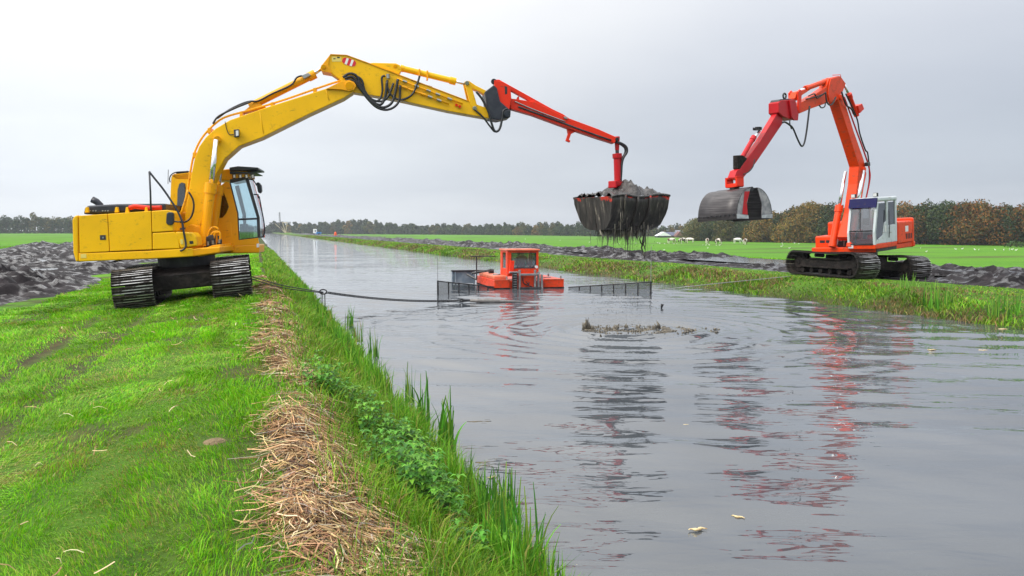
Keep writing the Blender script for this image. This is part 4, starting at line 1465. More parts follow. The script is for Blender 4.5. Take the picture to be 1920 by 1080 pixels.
    pn = MB(); pn.tube([YP(606.5, 125, -.27), YP(606.5, 125, .27)], .06, 14); pn.build('pin', yellow2, arm, OY, bevel=.01)
    ypr('ram_bracket', [(692, 118.5), (700, 117.5), (742, 118.5), (750, 122), (753, 132), (748, 139.5)], -.15, .15, yellow, arm, bevel=.015)
    pn = MB(); pn.tube([YP(741, 124, -.17), YP(741, 124, .17)], .05, 14); pn.build('pin', yellow2, arm, OY, bevel=.008)
    # red and white warning oval and pale plate on the arm
    cx, cy = 654.5, 116.3
    ov = []
    for k in range(28):
        a = 2 * math.pi * k / 28
        ca, sa = math.cos(a), math.sin(a)
        ex_, ey_ = 13.2 * np.sign(ca) * abs(ca) ** .7, 6.6 * np.sign(sa) * abs(sa) ** .7
        ov.append((cx + ex_ * .947 - ey_ * .32, cy + ex_ * .32 + ey_ * .947))
    sg = ypr('warning_sign', ov, -.207, -.2005, signred, arm, bevel=0)
    for off in (-5.0, 4.4):
        ypr('white_stripe', [(cx + off - 3.6, cy + off * .32 + 5.1), (cx + off + .6, cy + off * .32 + 6.6), (cx + off + 4.6, cy + off * .32 - 4.6), (cx + off + .4, cy + off * .32 - 6.2)], -.2105, -.2075, signwhite, sg, bevel=0)
    ypr('type_plate', [(621.5, 106), (640, 106.5), (640.5, 115.5), (622.5, 115.5)], -.206, -.2005, paleplate, arm, bevel=0)
    ypr('plate_mark', [(632, 106.5), (637, 106.7), (637, 109), (632, 109)], -.2085, -.2062, blackm, arm, bevel=0)
    ypr('plate_mark', [(625, 109.2), (629, 109.2), (629, 111), (625, 111)], -.2085, -.2062, blackm, arm, bevel=0)
    # arm ram along the top of the boom
    cylinder_ram(yex, OY, YP(470, 199, .05), YP(588, 140, .05), YP(606, 125.5, .05), .095, yellow2, .05, 'arm_ram')
    ypr('ram_mount', [(452, 213), (478, 190), (490, 196), (500, 202)], -.08, .18, yellow2, boom, bevel=.012)
    vb2 = ypr('ram_valve', [(565, 141), (578, 136), (583, 141), (570, 148)], -.12, 0, brass, boom, bevel=.01)
    ytube('hose', [(407, 222), (430, 206), (455, 194), (470, 190), (485, 189), (510, 176), (545, 160), (556, 146), (566, 142)], .024, rubber, boom, -.1, 44)
    ytube('hose', [(399, 232), (410, 218), (440, 203), (470, 191)], .024, rubber, boom, -.2, 30)
    # tilt ram above the arm
    cylinder_ram(yex, OY, YP(752, 128, 0), YP(852, 152.5, 0), YP(873, 157.5, 0), .078, yellow, .035, 'tool_ram')
    for (x, y) in ((787, 137), (802, 140)):
        ypr('ram_strap', [(x - 2, y - 8), (x + 1, y - 8), (x + 1, y + 9), (x - 2, y + 9)], -.1, .1, yellow2, arm, bevel=.006)
    # link
    for w in (-.21, .15):
        ypr('link', [(871, 153), (877, 151), (881, 155), (886, 168), (895, 199), (889, 204), (882, 198), (875, 170)], w, w + .06, yellow, arm, bevel=.012, ref=-.2)
    ypr('link', [(872, 152), (879, 151), (892, 160), (912, 170), (914, 181), (900, 172), (886, 166), (876, 160)], -.12, .12, yellow, arm, bevel=.012)
    for (x, y) in ((875.5, 155.5), (890, 203)):
        pn = MB(); pn.tube([YP(x, y, -.26), YP(x, y, .26)], .055, 14); pn.build('pin', brass, arm, OY, bevel=.008)
    # hydraulic lines with couplings on the side of the arm
    for k, (p0, p1) in enumerate((((744, 147), (868, 195)), ((748, 159.5), (842, 195)))):
        l_ = ytube('hydraulic_line', [p0, p1], .017, yellow2, arm, -.245, 0)
        for f in (.12, .3, .48, .62, .8):
            x = p0[0] + (p1[0] - p0[0]) * f; y = p0[1] + (p1[1] - p0[1]) * f
            fb = MB(); fb.tube([YP(x - 4, y - 1.5, -.245), YP(x + 4, y + 1.5, -.245)], .032, 8); fb.build('coupling', brass if k == 0 or f > .5 else yellow2, l_, OY)
    for x, y in ((856, 197), (862, 199.5)):
        pn = MB(); pn.tube([YP(x, y, -.27), YP(x, y, -.2)], .035, 10); pn.build('coupling_cap', redp, arm, OY)
    # the bundle of hoses between boom and arm
    for pts, r in (([(643, 145), (655, 138), (668, 142), (676, 158), (688, 182), (700, 192), (714, 196), (722, 182), (726, 152)], .032),
                   ([(646, 147), (660, 144), (670, 154), (680, 172), (692, 187), (708, 199), (722, 201), (735, 192), (742, 170), (746, 148)], .034),
                   ([(648, 150), (664, 152), (675, 166), (690, 186), (706, 201), (724, 206), (740, 200), (749, 186), (750, 160)], .030),
                   ([(690, 182), (700, 190), (712, 186), (717, 170), (716, 146), (722, 142)], .026),
                   ([(726, 150), (727, 165), (735, 180), (752, 187), (772, 178), (782, 158), (787, 142)], .026),
                   ([(664, 140), (678, 150), (684, 170), (697, 186), (716, 190), (728, 180), (738, 156)], .028)):
        ytube('hose', pts, r, rubber, arm, -.26, 48)
    fb = MB(); fb.tube([YP(727, 139, -.25), YP(728, 147, -.25)], .045, 8); fb.build('hose_coupling', brass, arm, OY)
    ytube('hose', [(893, 172), (904, 186), (916, 210), (922, 232), (928, 246), (936, 243), (941, 226), (944, 208), (952, 204)], .03, rubber, arm, -.3, 44)
    ytube('hose', [(888, 204), (905, 219), (918, 236), (928, 247), (938, 240), (942, 222)], .022, rubber, arm, -.24, 34)
    ypr('cable_strap', [(771, 150), (810, 162), (811, 164), (771, 152)], -.2, -.1, blackm, arm, bevel=0)

    # --- red extension arm
    adp = ypr('adapter_plate', [(926, 159), (909, 172), (913, 200), (917.5, 222), (935, 225), (957, 220), (958, 207), (938, 190), (932, 165)], -.27, .27, navy, bevel=.025)
    ext = ypr('extension_arm', [(956, 184), (993, 189.5), (1003, 191), (1056, 217), (1068, 222), (1122, 242), (1158, 258), (1152, 269), (1120, 259), (1067, 241), (999, 216), (957, 204)], -.12, .12, redp, bevel=.012)
    ypr('head_plate', [(927, 150), (942, 153), (957, 161), (959, 184), (955, 206), (939, 214), (931, 208), (927, 165)], -.235, -.18, redp, ext, bevel=.012)
    ypr('head_plate', [(927, 150), (942, 153), (957, 161), (959, 184), (955, 206), (939, 214), (931, 208), (927, 165)], .18, .235, redp, ext, bevel=.012)
    ypr('head_bridge', [(928, 150), (958, 161), (958, 168), (945, 170), (930, 164)], -.18, .18, redp, ext, bevel=.012)
    ypr('slot', [(946, 161), (951, 163), (951, 176), (947, 177)], -.239, -.2352, blackm, ext, bevel=0)
    ypr('top_tie', [(928, 149), (936, 149), (1056, 215.5), (1055, 221), (1040, 215), (932, 156)], -.07, .07, redp, ext, bevel=.01)
    ypr('gusset', [(968, 187), (970, 182), (973, 180), (974, 187.5)], -.03, .03, redp, ext, bevel=0)
    ypr('arm_sleeve', [(983, 194), (994, 189), (1003, 188.5), (1056, 214), (1066, 221), (1062, 226), (1003, 203)], -.10, .10, redp, ext, bevel=.01)
    pn = MB(); pn.tube([YP(926, 153, -.2), YP(926, 153, .2)], .075, 14); pn.build('pin', navy, adp, OY, bevel=.01)
    pn = MB(); pn.tube([YP(951, 213, -.34), YP(951, 213, .3)], .09, 14); pn.build('pin', navy, adp, OY, bevel=.01)
    ytube('hydraulic_line', [(972, 200), (1005, 212), (1060, 232), (1100, 247), (1146, 263)], .022, blackm, ext, -.14, 20)
    ytube('hydraulic_line', [(965, 190), (1005, 207), (1060, 228)], .014, brass, ext, -.14, 20)
    ypr('valve', [(1057, 218), (1063, 219), (1065, 223), (1058, 222)], -.16, -.08, brass, ext, bevel=.004)
    st = ypr('rest_bracket', [(1063, 240), (1082, 246), (1071, 251), (1067, 262), (1070, 264), (1068, 267), (1061, 264), (1062, 260), (1065, 251)], -.04, .04, redp, ext, bevel=.006)
    hd = MB(); hd.tube([YP(1157, 256, 0), YP(1157, 282, 0)], [.075, .055], 12); hd.build('swivel', crimson, ext, OY, bevel=.01)
    pn = MB(); pn.tube([YP(1157, 261, -.15), YP(1157, 261, .15)], .05, 12); pn.build('pin', blackm, ext, OY, bevel=.006)
    ytube('hose', [(1152, 266), (1163, 268), (1174, 275), (1175.5, 285), (1169, 296), (1166, 308), (1165, 325), (1164, 338)], .032, rubber, ext, -.08, 36)
    ytube('hose', [(1154, 268), (1162, 270), (1171, 277), (1172, 286), (1167, 297), (1164.5, 312), (1163.5, 330)], .026, rubber, ext, .02, 36)


yellow_excavator()
GC = YP(1165, 372, 0)       # where the loaded grab hangs


# ------------------------------------------------------------------ loaded grab under the yellow machine
def grab_mud_material():
    m, nt, out = new_mat('mud_smeared_red_steel')
    p = N(nt, 'ShaderNodeBsdfPrincipled', i_Roughness=.5)
    tc = N(nt, 'ShaderNodeTexCoord')
    n1 = N(nt, 'ShaderNodeTexNoise', i_Scale=2.2, i_Detail=6.0, i_Roughness=.6); L(nt, tc.outputs['Object'], n1.inputs['Vector'])
    sp = N(nt, 'ShaderNodeSeparateXYZ'); L(nt, tc.outputs['Object'], sp.inputs[0])
    hz = N(nt, 'ShaderNodeMapRange'); hz.inputs[1].default_value = -.38; hz.inputs[2].default_value = .0; hz.inputs[3].default_value = .34; hz.inputs[4].default_value = -.03
    L(nt, sp.outputs[2], hz.inputs[0])
    ad = N(nt, 'ShaderNodeMath', operation='SUBTRACT'); L(nt, n1.outputs[0], ad.inputs[0]); L(nt, hz.outputs[0], ad.inputs[1])
    f = ramp(nt, ad.outputs[0], [(.50, (0, 0, 0)), (.55, (1, 1, 1))])
    mp = N(nt, 'ShaderNodeMapping'); mp.inputs['Scale'].default_value = (5, 5, .45); L(nt, tc.outputs['Object'], mp.inputs[0])
    n2 = N(nt, 'ShaderNodeTexNoise', i_Scale=1.6, i_Detail=6.0, i_Roughness=.65); L(nt, mp.outputs[0], n2.inputs['Vector'])
    mudc = ramp(nt, n2.outputs[0], [(.3, (.007, .006, .006)), (.48, (.024, .020, .020)), (.62, (.06, .052, .048)), (.70, (.34, .30, .24))])
    mx = N(nt, 'ShaderNodeMix', data_type='RGBA'); L(nt, f, mx.inputs[0]); L(nt, mudc, mx.inputs[6]); mx.inputs[7].default_value = (.50, .03, .015, 1)
    L(nt, mx.outputs[2], p.inputs['Base Color'])
    b = N(nt, 'ShaderNodeBump', i_Strength=.7, i_Distance=.04); L(nt, n2.outputs[0], b.inputs['Height']); L(nt, b.outputs[0], p.inputs['Normal'])
    L(nt, p.outputs[0], out.inputs[0])
    return m


m_grab = grab_mud_material()
m_heap = mat('wet_mud_load', (.018, .016, .017), .22, col2=(.085, .078, .078), scale=5, lo=.40, hi=.72, bump=1.0, bscale=9, rough2=.4)
m_slime = mat('hanging_mud', (.04, .034, .03), .5, col2=(.42, .38, .31), scale=2.2, lo=.5, hi=.62, stretch=(3, 3, .6))


def loaded_grab():
    px_m = F / (GC.y)
    c = GC.copy()
    zr = YP(1165, 369, 0).z       # rim height
    zb = YP(1165, 432, 0).z       # bottom edge
    org = Vector((c.x, c.y, zr))
    e = thing('clamshell_grab', org, 'mud-covered clamshell grab loaded with sludge over the water', 'grab')
    A = (HY * math.cos(R(22)) + MY * math.sin(R(22))).normalized()      # long side
    B = ZUP.cross(A)
    hl = .99
    hw = .82
    hgt = zr - zb

    def pt(a, b, z):
        return org + A * (a + .0) + B * b + ZUP * z
    for sgn in (-1, 1):
        # each half: quarter shell meeting at the bottom seam, with flared end plates
        rings = []
        K = 9
        for k in range(K):
            f = k / (K - 1)                       # 0 rim, 1 seam
            a_ = f * math.pi / 2
            bb = hw * math.cos(a_) ** .62 if k < K - 1 else .012
            zz = -hgt * math.sin(a_) ** 1.05
            ring = []
            hl_k = hl * (1 - .17 * f)
            for q in range(15):
                g = -1 + 2 * q / 14
                wav = .10 * (float(fbm(g * 3.1 + 9 + sgn, f * 3.0, 3)) - .5)
                tilt = g * .03 - .03 * math.cos(g * 5)
                ring.append(pt(g * hl_k, sgn * (bb + wav * 1.3 * math.sin(math.pi * min(1, f * 1.15)) ** .7), zz + tilt * (1 - f)))
            rings.append(ring)
        b = MB()
        s = 15
        b.add([q for r_ in rings for q in r_], [(i * s + k, i * s + k + 1, (i + 1) * s + k + 1, (i + 1) * s + k) for i in range(K - 1) for k in range(s - 1)])
        sh = b.build('shell', m_grab, e, org, smooth=True)
        so = sh.modifiers.new('thick', 'SOLIDIFY'); so.thickness = .03
        for end in (0, 14):
            ep = MB()
            outl = [rings[k][end] for k in range(K)] + [pt((-1 if end == 0 else 1) * hl * .98, 0, (-.03 if end == 0 else .03))]
            ep.prism(outl, A * (.025 if end == 0 else -.025))
            ep.build('end_plate', m_grab, sh, org, bevel=.004)
        # ribs on the outside
        for g in (-.55, -.12, .32):
            rb = MB()
            q = int(round((g + 1) / 2 * 14))
            path = [rings[k][q] + B * sgn * .02 for k in range(K)]
            rb.tube(path, .035, 6)
            rb.build('rib', m_grab, sh, org, smooth=True)
        lp = MB()
        lp.tube([rings[0][q] for q in range(15)], .035, 6)
        lp.build('rim', m_heap, sh, org, smooth=True)
    # ram column and crown
    col_ = MB(); col_.tube([YP(1157.5, 291, 0), YP(1159, 340, 0)], .105, 14); col_.tube([YP(1157, 288, 0), YP(1157.5, 297, 0)], .13, 12)
    cy = col_.build('grab_ram', crimson, e, org, bevel=.01)
    tb = MB(); tb.tube([YP(1157, 279, 0), YP(1157.4, 290, 0)], .05, 10); tb.build('shackle', blackm, cy, org)
    ft = MB(); p0 = YP(1159, 343, 0)
    Mf = Matrix(((A.x, B.x, 0, p0.x), (A.y, B.y, 0, p0.y), (A.z, B.z, 1, p0.z), (0, 0, 0, 1)))
    ft.box(-.16, .16, -.14, .14, -.1, .03, Mf); ft.box(-.22, -.15, -.16, .16, -.14, .05, Mf); ft.box(.15, .22, -.16, .16, -.14, .05, Mf)
    ft.build('crown', crimson, e, org, bevel=.02)
    # the load
    n1, n2 = 56, 34
    U = np.linspace(-.97, .97, n1); W = np.linspace(-.96, .96, n2)
    Ug, Wg = np.meshgrid(U, W)
    hz = .07 + .40 * np.exp(-((Ug - .0) / .20) ** 2) * (1 - .5 * Wg ** 2) + .18 * np.exp(-((Ug - .45) / .2) ** 2) + .05 * np.exp(-((Ug + .5) / .25) ** 2)
    hz *= (1 - np.abs(Wg) ** 4)
    hz += .17 * (np.abs(2 * fbm(Ug * 5 + 4, Wg * 4 + 3, 3) - 1) - .2) + .08 * (fbm(Ug * 13, Wg * 11, 3) - .5) + Ug * .03 - .02
    P = np.stack([A.x * Ug * hl * .98 + B.x * Wg * hw, A.y * Ug * hl * .98 + B.y * Wg * hw, hz], 2).reshape(-1, 3)
    i = np.arange(n2 - 1)[:, None] * n1 + np.arange(n1 - 1)[None, :]
    loops = np.stack([i, i + 1, i + 1 + n1, i + n1], 2).ravel(); q = (n1 - 1) * (n2 - 1)
    ld = np_mesh('mud_load', P, loops, np.arange(q) * 4, np.full(q, 4), m_heap)
    ld.location = org
    tag(ld, 'wet grey sludge heaped in the raised grab', 'mud', kind='stuff')
    # slime hanging from the seam and the ends
    b = MB()
    def under(a, y):
        q = math.acos(min(1, (abs(y) / hw)) ** (1 / .62))
        return -hgt * math.sin(q) ** 1.05
    for k in range(420):
        a = random.uniform(-.84, .84)
        big = random.random() < .14
        y0 = random.uniform(-.97, .6) * hw if random.random() < .55 else random.uniform(-.35, .35) * hw
        z0 = under(a, y0) + .02
        ln = abs(random.gauss(.14, .13)) * (1.9 if big else 1) + .04
        r = random.uniform(.003, .007) * (1.7 if big else 1)
        aa = a * hl * (1 - .17 * min(1, -z0 / hgt))
        dx = random.uniform(-.03, .03)
        b.tube([pt(aa, y0, z0 + .08), pt(aa + dx * .5, y0, z0 - ln * .4), pt(aa + dx, y0 + random.uniform(-.02, .02), z0 - ln)], [r * 1.6, r, r * .3], 5)
    for (a, ln, r) in ((.62, 1.0, .034), (.58, .62, .025), (.45, .45, .035), (.40, .36, .03), (-.80, .52, .035), (-.72, .40, .03), (-.22, .75, .014), (.68, .75, .02)):
        z0 = -hgt * (.78 if a > 0 else .62)
        pts = [pt(a * hl, -.16, z0 + .12)]
        for j in range(6):
            pts.append(pt(a * hl + .04 * math.sin(j * 1.7 + a * 9) + .06 * (ln > .9) * j / 5, -.16 + .02 * math.cos(j * 2), z0 - ln * (j + 1) / 6))
        b.tube(pts, [r, r * 1.25, r * .8, r * 1.1, r * .6, r * .8, r * .2], 7)
    o = b.build('hanging_slime', m_slime, None, org, smooth=True)
    tag(o, 'strings of pale mud and weed hanging below the loaded grab', 'slime', kind='stuff')
    # falling drops
    b = MB()
    for k in range(900):
        a = random.uniform(-1, .95) * hl * .85; f = random.random() ** .8
        z = -hgt - .15 - f * (zb - .05)
        if zr + z < .03: continue
        p = pt(a + random.uniform(-.05, .05), random.uniform(-.7, .5), z)
        ln = random.uniform(.012, .05); r = random.uniform(.003, .0075)
        b.tube([p, p - ZUP * ln * .6, p - ZUP * ln], [r * .3, r, r * .5], 4)
    o = b.build('falling_drops', m_slime, None, org)
    tag(o, 'dark drops falling from the loaded grab to the water', 'drops', kind='stuff')
    return e


loaded_grab()


def splash():
    c = SPL
    b = MB()
    for k in range(1500):
        f = random.uniform(-1, 1)
        x = c.x + f * 1.02 + random.gauss(0, .03)
        ridge = .5 + .5 * float(vnoise(f * 5 + 3, 1.2))
        y = c.y + random.gauss(0, .34) - .12 * (1 - f * f)
        h = (random.uniform(.005, .10) + (.16 * random.random() if random.random() < .05 else 0)) * ridge * (1.1 - .5 * abs(f))
        h *= .75
        if random.random() < .6:
            h *= .35
        r = random.uniform(.006, .022)
        b.tube([(x, y, -.03), (x + random.uniform(-.02, .02), y, h * .6), (x + random.uniform(-.03, .03), y + random.uniform(-.02, .02), h)], [r * 1.8, r, r * .15], 5)
    for f, h in ((-.93, .30), (-.98, .20), (-.88, .22), (-.80, .12), (.62, .16), (.66, .24), (.2, .14), (-.25, .15), (-.05, .16)):
        x = c.x + f * 1.05
        for q in range(5):
            b.tube([(x + random.uniform(-.05, .05), c.y, -.02), (x + random.uniform(-.03, .03), c.y, h * .5), (x + random.uniform(-.05, .05), c.y, h * random.uniform(.6, 1))], [.035, .022, .003], 6)
    for k in range(260):        # scum drifting to the right
        x = c.x + .6 + abs(random.gauss(0, .55)); y = c.y + random.gauss(0, .22)
        r = random.uniform(.012, .04)
        b.tube([(x, y, -.02), (x, y, random.uniform(.004, .018))], [r * 1.4, r * .5], 5)
    o = b.build('mud_splash', mat('splashed_silt', (.06, .052, .042), .4, col2=(.21, .18, .13), scale=7, lo=.42, hi=.66), None, (c.x, c.y, 0), smooth=True)
    tag(o, 'brown silty splash in the water under the loaded grab', 'splash', kind='stuff')


splash()

# ------------------------------------------------------------------ orange excavator on the far bank
CO = Vector((13.23, 30.3, .56))
ga = R(-140)
GH = Vector((math.cos(ga), math.sin(ga), 0))          # where it faces
GLT = Vector((-math.sin(ga), math.cos(ga), 0))        # its left-hand side (cab)
oex = thing('excavator', CO, 'orange crawler excavator with grey cab on the far bank', 'excavator')


def OP(px, py, w=0.0):
    return on_plane(px, py, CO + GLT * w, GLT)


def opr(name, pts, w0, w1, m, parent=None, bevel=.015, ref=None):
    ref = w0 if ref is None else ref
    P = [OP(x, y, ref) + GLT * (w0 - ref) for x, y in pts]
    return MB().prism(P, GLT * (w1 - w0)).build(name, m, parent or oex, CO, bevel=bevel)


def otube(name, pts, r, m, parent=None, w=0.0, n=24, s=8):
    P = [OP(p[0], p[1], p[2] if len(p) > 2 else w) for p in pts]
    if n: P = spline(P, n)
    return MB().tube(P, r, s).build(name, m, parent or oex, CO, smooth=True)


def orange_excavator():
    lean = R(-3.2)
    S = (NN * math.cos(lean) + ZUP * math.sin(lean)).normalized()
    U = S.cross(T).normalized()
    if U.z < 0: U = -U
    base = CO - NN * .22
    for sgn in (-1, 1):
        make_track(oex, CO, base + S * (sgn * 1.16), T, S, U, 4.0, .88, .95)
    M = Matrix(((S.x, T.x, U.x, base.x), (S.y, T.y, U.y, base.y), (S.z, T.z, U.z, base.z), (0, 0, 0, 1)))
    cb = MB(); cb.box(-.75, .75, -.8, .8, .40, .80, M); cb.box(-1.0, 1.0, -1.2, -.75, .32, .62, M); cb.box(-1.0, 1.0, .75, 1.2, .32, .62, M)
    car = cb.build('carbody', mudcoat, oex, CO, bevel=.03)
    # leaning upper frame
    rot = Matrix.Rotation(R(-3.6), 3, T)                 # lean away from the water
    ux, uy = rot @ GH, rot @ GLT
    uz = ux.cross(uy)
    if uz.z < 0: uz = -uz
    Mu = Matrix(((ux.x, uy.x, uz.x, CO.x), (ux.y, uy.y, uz.y, CO.y), (ux.z, uy.z, uz.z, CO.z), (0, 0, 0, 1)))

    def V(*p): return Mu @ Vector(p)

    def bx(name, x0, x1, y0, y1, z0, z1, m, parent=None, bevel=.02):
        return MB().box(x0, x1, y0, y1, z0, z1, Mu).build(name, m, parent or oex, CO, bevel=bevel)

    def poly(name, pts, y0, y1, m, parent=None, bevel=.015):
        return MB().prism([V(x, y0, z) for x, z in pts], uy * (y1 - y0)).build(name, m, parent or oex, CO, bevel=bevel)
    tt = MB(); tt.tube([V(0, 0, .76), V(0, 0, 1.04)], .66, 28); tt.build('turntable', blackm, car, CO, bevel=.01)
    plat = bx('platform', -2.0, 1.25, -1.22, 1.24, 1.02, 1.20, orangep, bevel=.03)
    cwp = []
    for k in range(9):
        a = -math.pi / 2 + math.pi * k / 8
        cwp.append((-1.72 - .42 * math.cos(a) ** .5 if math.cos(a) > 1e-6 else -1.72, 1.30 * math.sin(a)))
    cwm = MB(); cwm.prism([V(x, y, 1.0) for x, y in cwp] , uz * 1.12); cwm.build('counterweight', orangep, plat, CO, bevel=.06)
    ho = bx('engine_hood', -1.72, -.45, -1.26, 1.28, 1.2, 2.02, orangep, plat, .05)
    bx('counterweight_panel', -2.165, -2.0, .2, .9, 1.35, 1.75, orangep, plat, .03)
    bx('data_sticker', -1.3, -1.05, 1.281, 1.286, 1.62, 1.84, signwhite, ho, 0)
    for k in range(4):
        bx('vent_slot', -1.6 + k * .14, -1.52 + k * .14, 1.281, 1.285, 1.35, 1.55, darkint, ho, 0)
    bx('side_sill', -.35, 1.2, 1.245, 1.27, 1.03, 1.14, blackm, plat, .005)
    # right-hand boxes
    tb = bx('tool_box', .05, .92, -1.26, -.55, 1.04, 1.62, orangep, plat, .06)
    bx('box_recess', .922, .93, -1.05, -.85, 1.36, 1.46, blackm, tb, 0); bx('box_recess', .922, .93, -.80, -.66, 1.36, 1.46, blackm, tb, 0)
    tk = bx('fuel_tank', -.9, .02, -1.24, -.5, 1.2, 2.12, orangep, plat, .08)
    cap = MB(); cap.tube([V(-.3, -.9, 2.1), V(-.3, -.9, 2.22)], .07, 12); cap.build('filler_cap', blackm, tk, CO)
    # cab
    x0, x1, y0, y1 = -.30, 1.42, .30, 1.32
    zf, zt = 1.2, 2.98
    cab = bx('cab_floor', x0, x1, y0, y1, 1.14, 1.32, orangep, None, .03)
    prof = [(x1, zf + .1), (x1 + .02, 1.75), (x1 - .22, zt - .2)]            # front profile, raked
    def post(name, pts, y, w, m, parent=cab):
        P = [V(px_, y, pz) for px_, pz in pts]
        return MB().tube(P, w, 4).build(name, m, parent, CO)
    for y in (y0 + .04, y1 - .04):
        q = MB()
        for (a, b_) in zip(prof[:-1], prof[1:]):
            q.hexa([V(a[0] - .09, y - .04, a[1]), V(a[0], y - .04, a[1]), V(a[0], y + .04, a[1]), V(a[0] - .09, y + .04, a[1])],
                   [V(b_[0] - .09, y - .04, b_[1]), V(b_[0], y - .04, b_[1]), V(b_[0], y + .04, b_[1]), V(b_[0] - .09, y + .04, b_[1])])
        q.build('pillar', greycab, cab, CO)
        poly('pillar', [(.42, 1.32), (.54, 1.32), (.50, zt - .16), (.38, zt - .16)], y - .04, y + .04, greycab, cab, .015)
        poly('pillar', [(x0, 1.32), (x0 + .12, 1.32), (x0 + .12, zt - .16), (x0, zt - .16)], y - .04, y + .04, greycab, cab, .015)
        poly('door_panel', [(.54, 1.32), (1.30, 1.32), (1.24, 1.45), (.78, 1.62), (.66, 2.05), (.53, 2.1)], y - .03, y + .03, greycab, cab, .02)
        poly('rear_panel', [(x0 + .12, 1.32), (.42, 1.32), (.41, 1.95), (x0 + .12, 1.95)], y - .03, y + .03, greycab, cab, .01)
        poly('door_glass', [(1.30, 1.36), (1.33, 1.75), (1.12, zt - .22), (.50, zt - .22), (.53, 2.1), (.66, 2.05), (.80, 1.62), (1.22, 1.46)], y - .006, y + .006, gl_dark, cab, 0)
        poly('rear_glass', [(x0 + .12, 1.95), (.41, 1.95), (.39, zt - .2), (x0 + .12, zt - .2)], y - .006, y + .006, gl_dark, cab, 0)
    wy0, wy1 = y0 + .08, y1 - .08
    MB().add([V(prof[0][0] - .02, wy0, prof[0][1]), V(prof[0][0] - .02, wy1, prof[0][1]), V(prof[1][0] - .02, wy1, prof[1][1]), V(prof[1][0] - .02, wy0, prof[1][1]),
              V(prof[2][0] - .02, wy1, prof[2][1]), V(prof[2][0] - .02, wy0, prof[2][1])], [(0, 1, 2, 3), (3, 2, 4, 5)]).build('windscreen', glass('windscreen_glass', (.62, .62, .66), .13), cab, CO)
    wb = MB(); wb.tube([V(x1 + .012, wy0, 1.80), V(x1 + .012, wy1, 1.80)], .022, 6); wb.build('windscreen_bar', blackm, cab, CO)
    fr = MB(); fr.tube([V(x1 + .005, wy0, zf + .12), V(x1 + .005, wy1, zf + .12)], .03, 6); fr.build('windscreen_bar', blackm, cab, CO)
    wp = MB(); wp.tube([V(x1 + .03, y0 + .45, 1.85), V(x1 - .17, y0 + .38, 2.7)], .012, 5); wp.build('wiper', blackm, cab, CO)
    vsr = poly('sun_visor', [(x1 - .17, zt - .34), (x1 - .10, zt - .36), (x1 - .2, zt - .02), (x1 - .26, zt - .02)], y0, y1, bluep, cab, .01)
    bx('cab_roof', x0 - .02, x1 - .24, y0 - .02, y1 + .02, zt - .16, zt, greycab, cab, .05)
    for y in (y0 + .12, y1 - .10):
        lm = bx('roof_lamp', x1 - .36, x1 - .24, y - .08, y + .08, zt + .02, zt + .16, blackm, cab, .02)
        bx('lamp_lens', x1 - .239, x1 - .234, y - .065, y + .065, zt + .035, zt + .145, lens, lm, 0)
    st = MB(); st.box(.05, .55, .58, 1.08, 1.4, 1.62, Mu); st.box(-.08, .08, .58, 1.08, 1.6, 2.25, Mu); st.box(-.06, .05, .70, .96, 2.25, 2.48, Mu)
    st.build('seat', seatred, cab, CO, bevel=.05)
    rb = MB(); rb.box(x0 + .02, x0 + .05, y0 + .1, y1 - .1, 1.32, 2.2, Mu); rb.build('rear_wall', crimson, cab, CO)
    co = MB(); co.box(.75, .95, .42, .56, 1.32, 1.85, Mu); co.box(1.05, 1.2, .5, 1.1, 1.32, 1.5, Mu); co.build('console', seatred, cab, CO, bevel=.02)
    sk = bx('paper_sticker', .56, .66, y1 - .001, y1 + .004, 1.72, 1.95, signwhite, cab, 0)
    gh = MB(); gh.tube([V(.46, y1 + .05, 1.5), V(.46, y1 + .07, 1.9), V(.44, y1 + .05, 2.5)], .016, 6); gh.build('grab_rail', blackm, cab, CO, smooth=True)
    bx('front_lamp', x1 - .02, x1 + .02, y0 + .02, y0 + .22, 1.18, 1.30, lens, cab, .01)
    # hose cluster at the boom foot
    for k in range(7):
        y = -.35 + k * .09
        h_ = MB(); h_.tube(spline([V(.95, y, 1.25), V(.9 + .05 * (k % 2), y + .03, 1.5), V(.7, y, 1.75), V(.45, y, 1.62)], 16), .024, 6)
        h_.build('hydraulic_hose', rubber if k % 3 else brass, plat, CO, smooth=True)
    bx('valve_block', .55, .95, -.35, .22, 1.2, 1.42, blackm, plat, .03)

    # --- boom (measured in its own plane)
    boom = opr('boom', [(1571, 187), (1595, 262), (1610.5, 312), (1608, 345), (1600, 400), (1588, 445), (1600, 452), (1609, 436), (1613, 395), (1620, 350), (1625, 326), (1620, 300), (1601, 246), (1581, 180), (1574, 176)], .19, -.19, orangep, bevel=.02, ref=.19)
    for x, y, r in ((1575, 183, .10), (1618, 318, .10), (1596, 445, .12)):
        pn = MB(); pn.tube([OP(x, y, .19) + GLT * .08, OP(x, y, .19) - GLT * .46], r, 16); pn.build('pin', orangep, boom, CO, bevel=.01)
    lw = opr('work_lamp', [(1619, 305), (1624, 304), (1625, 311), (1620, 312)], .22, .34, blackm, boom, bevel=.01, ref=.19)
    for w in (.12, .20):
        otube('hydraulic_line', [(1583, 182), (1604, 240), (1624, 296), (1630, 318), (1631, 336), (1624, 372), (1619, 398)], .028, crimson if w > .15 else rubber, boom, w, 40)
    otube('hose', [(1586, 176), (1606, 220), (1612, 250), (1622, 280), (1627, 288), (1630, 320), (1629, 345), (1622, 380)], .028, rubber, boom, .02, 44)
    otube('hose', [(1578, 172), (1586, 196), (1596, 204), (1602, 216)], .03, rubber, boom, .28, 20)
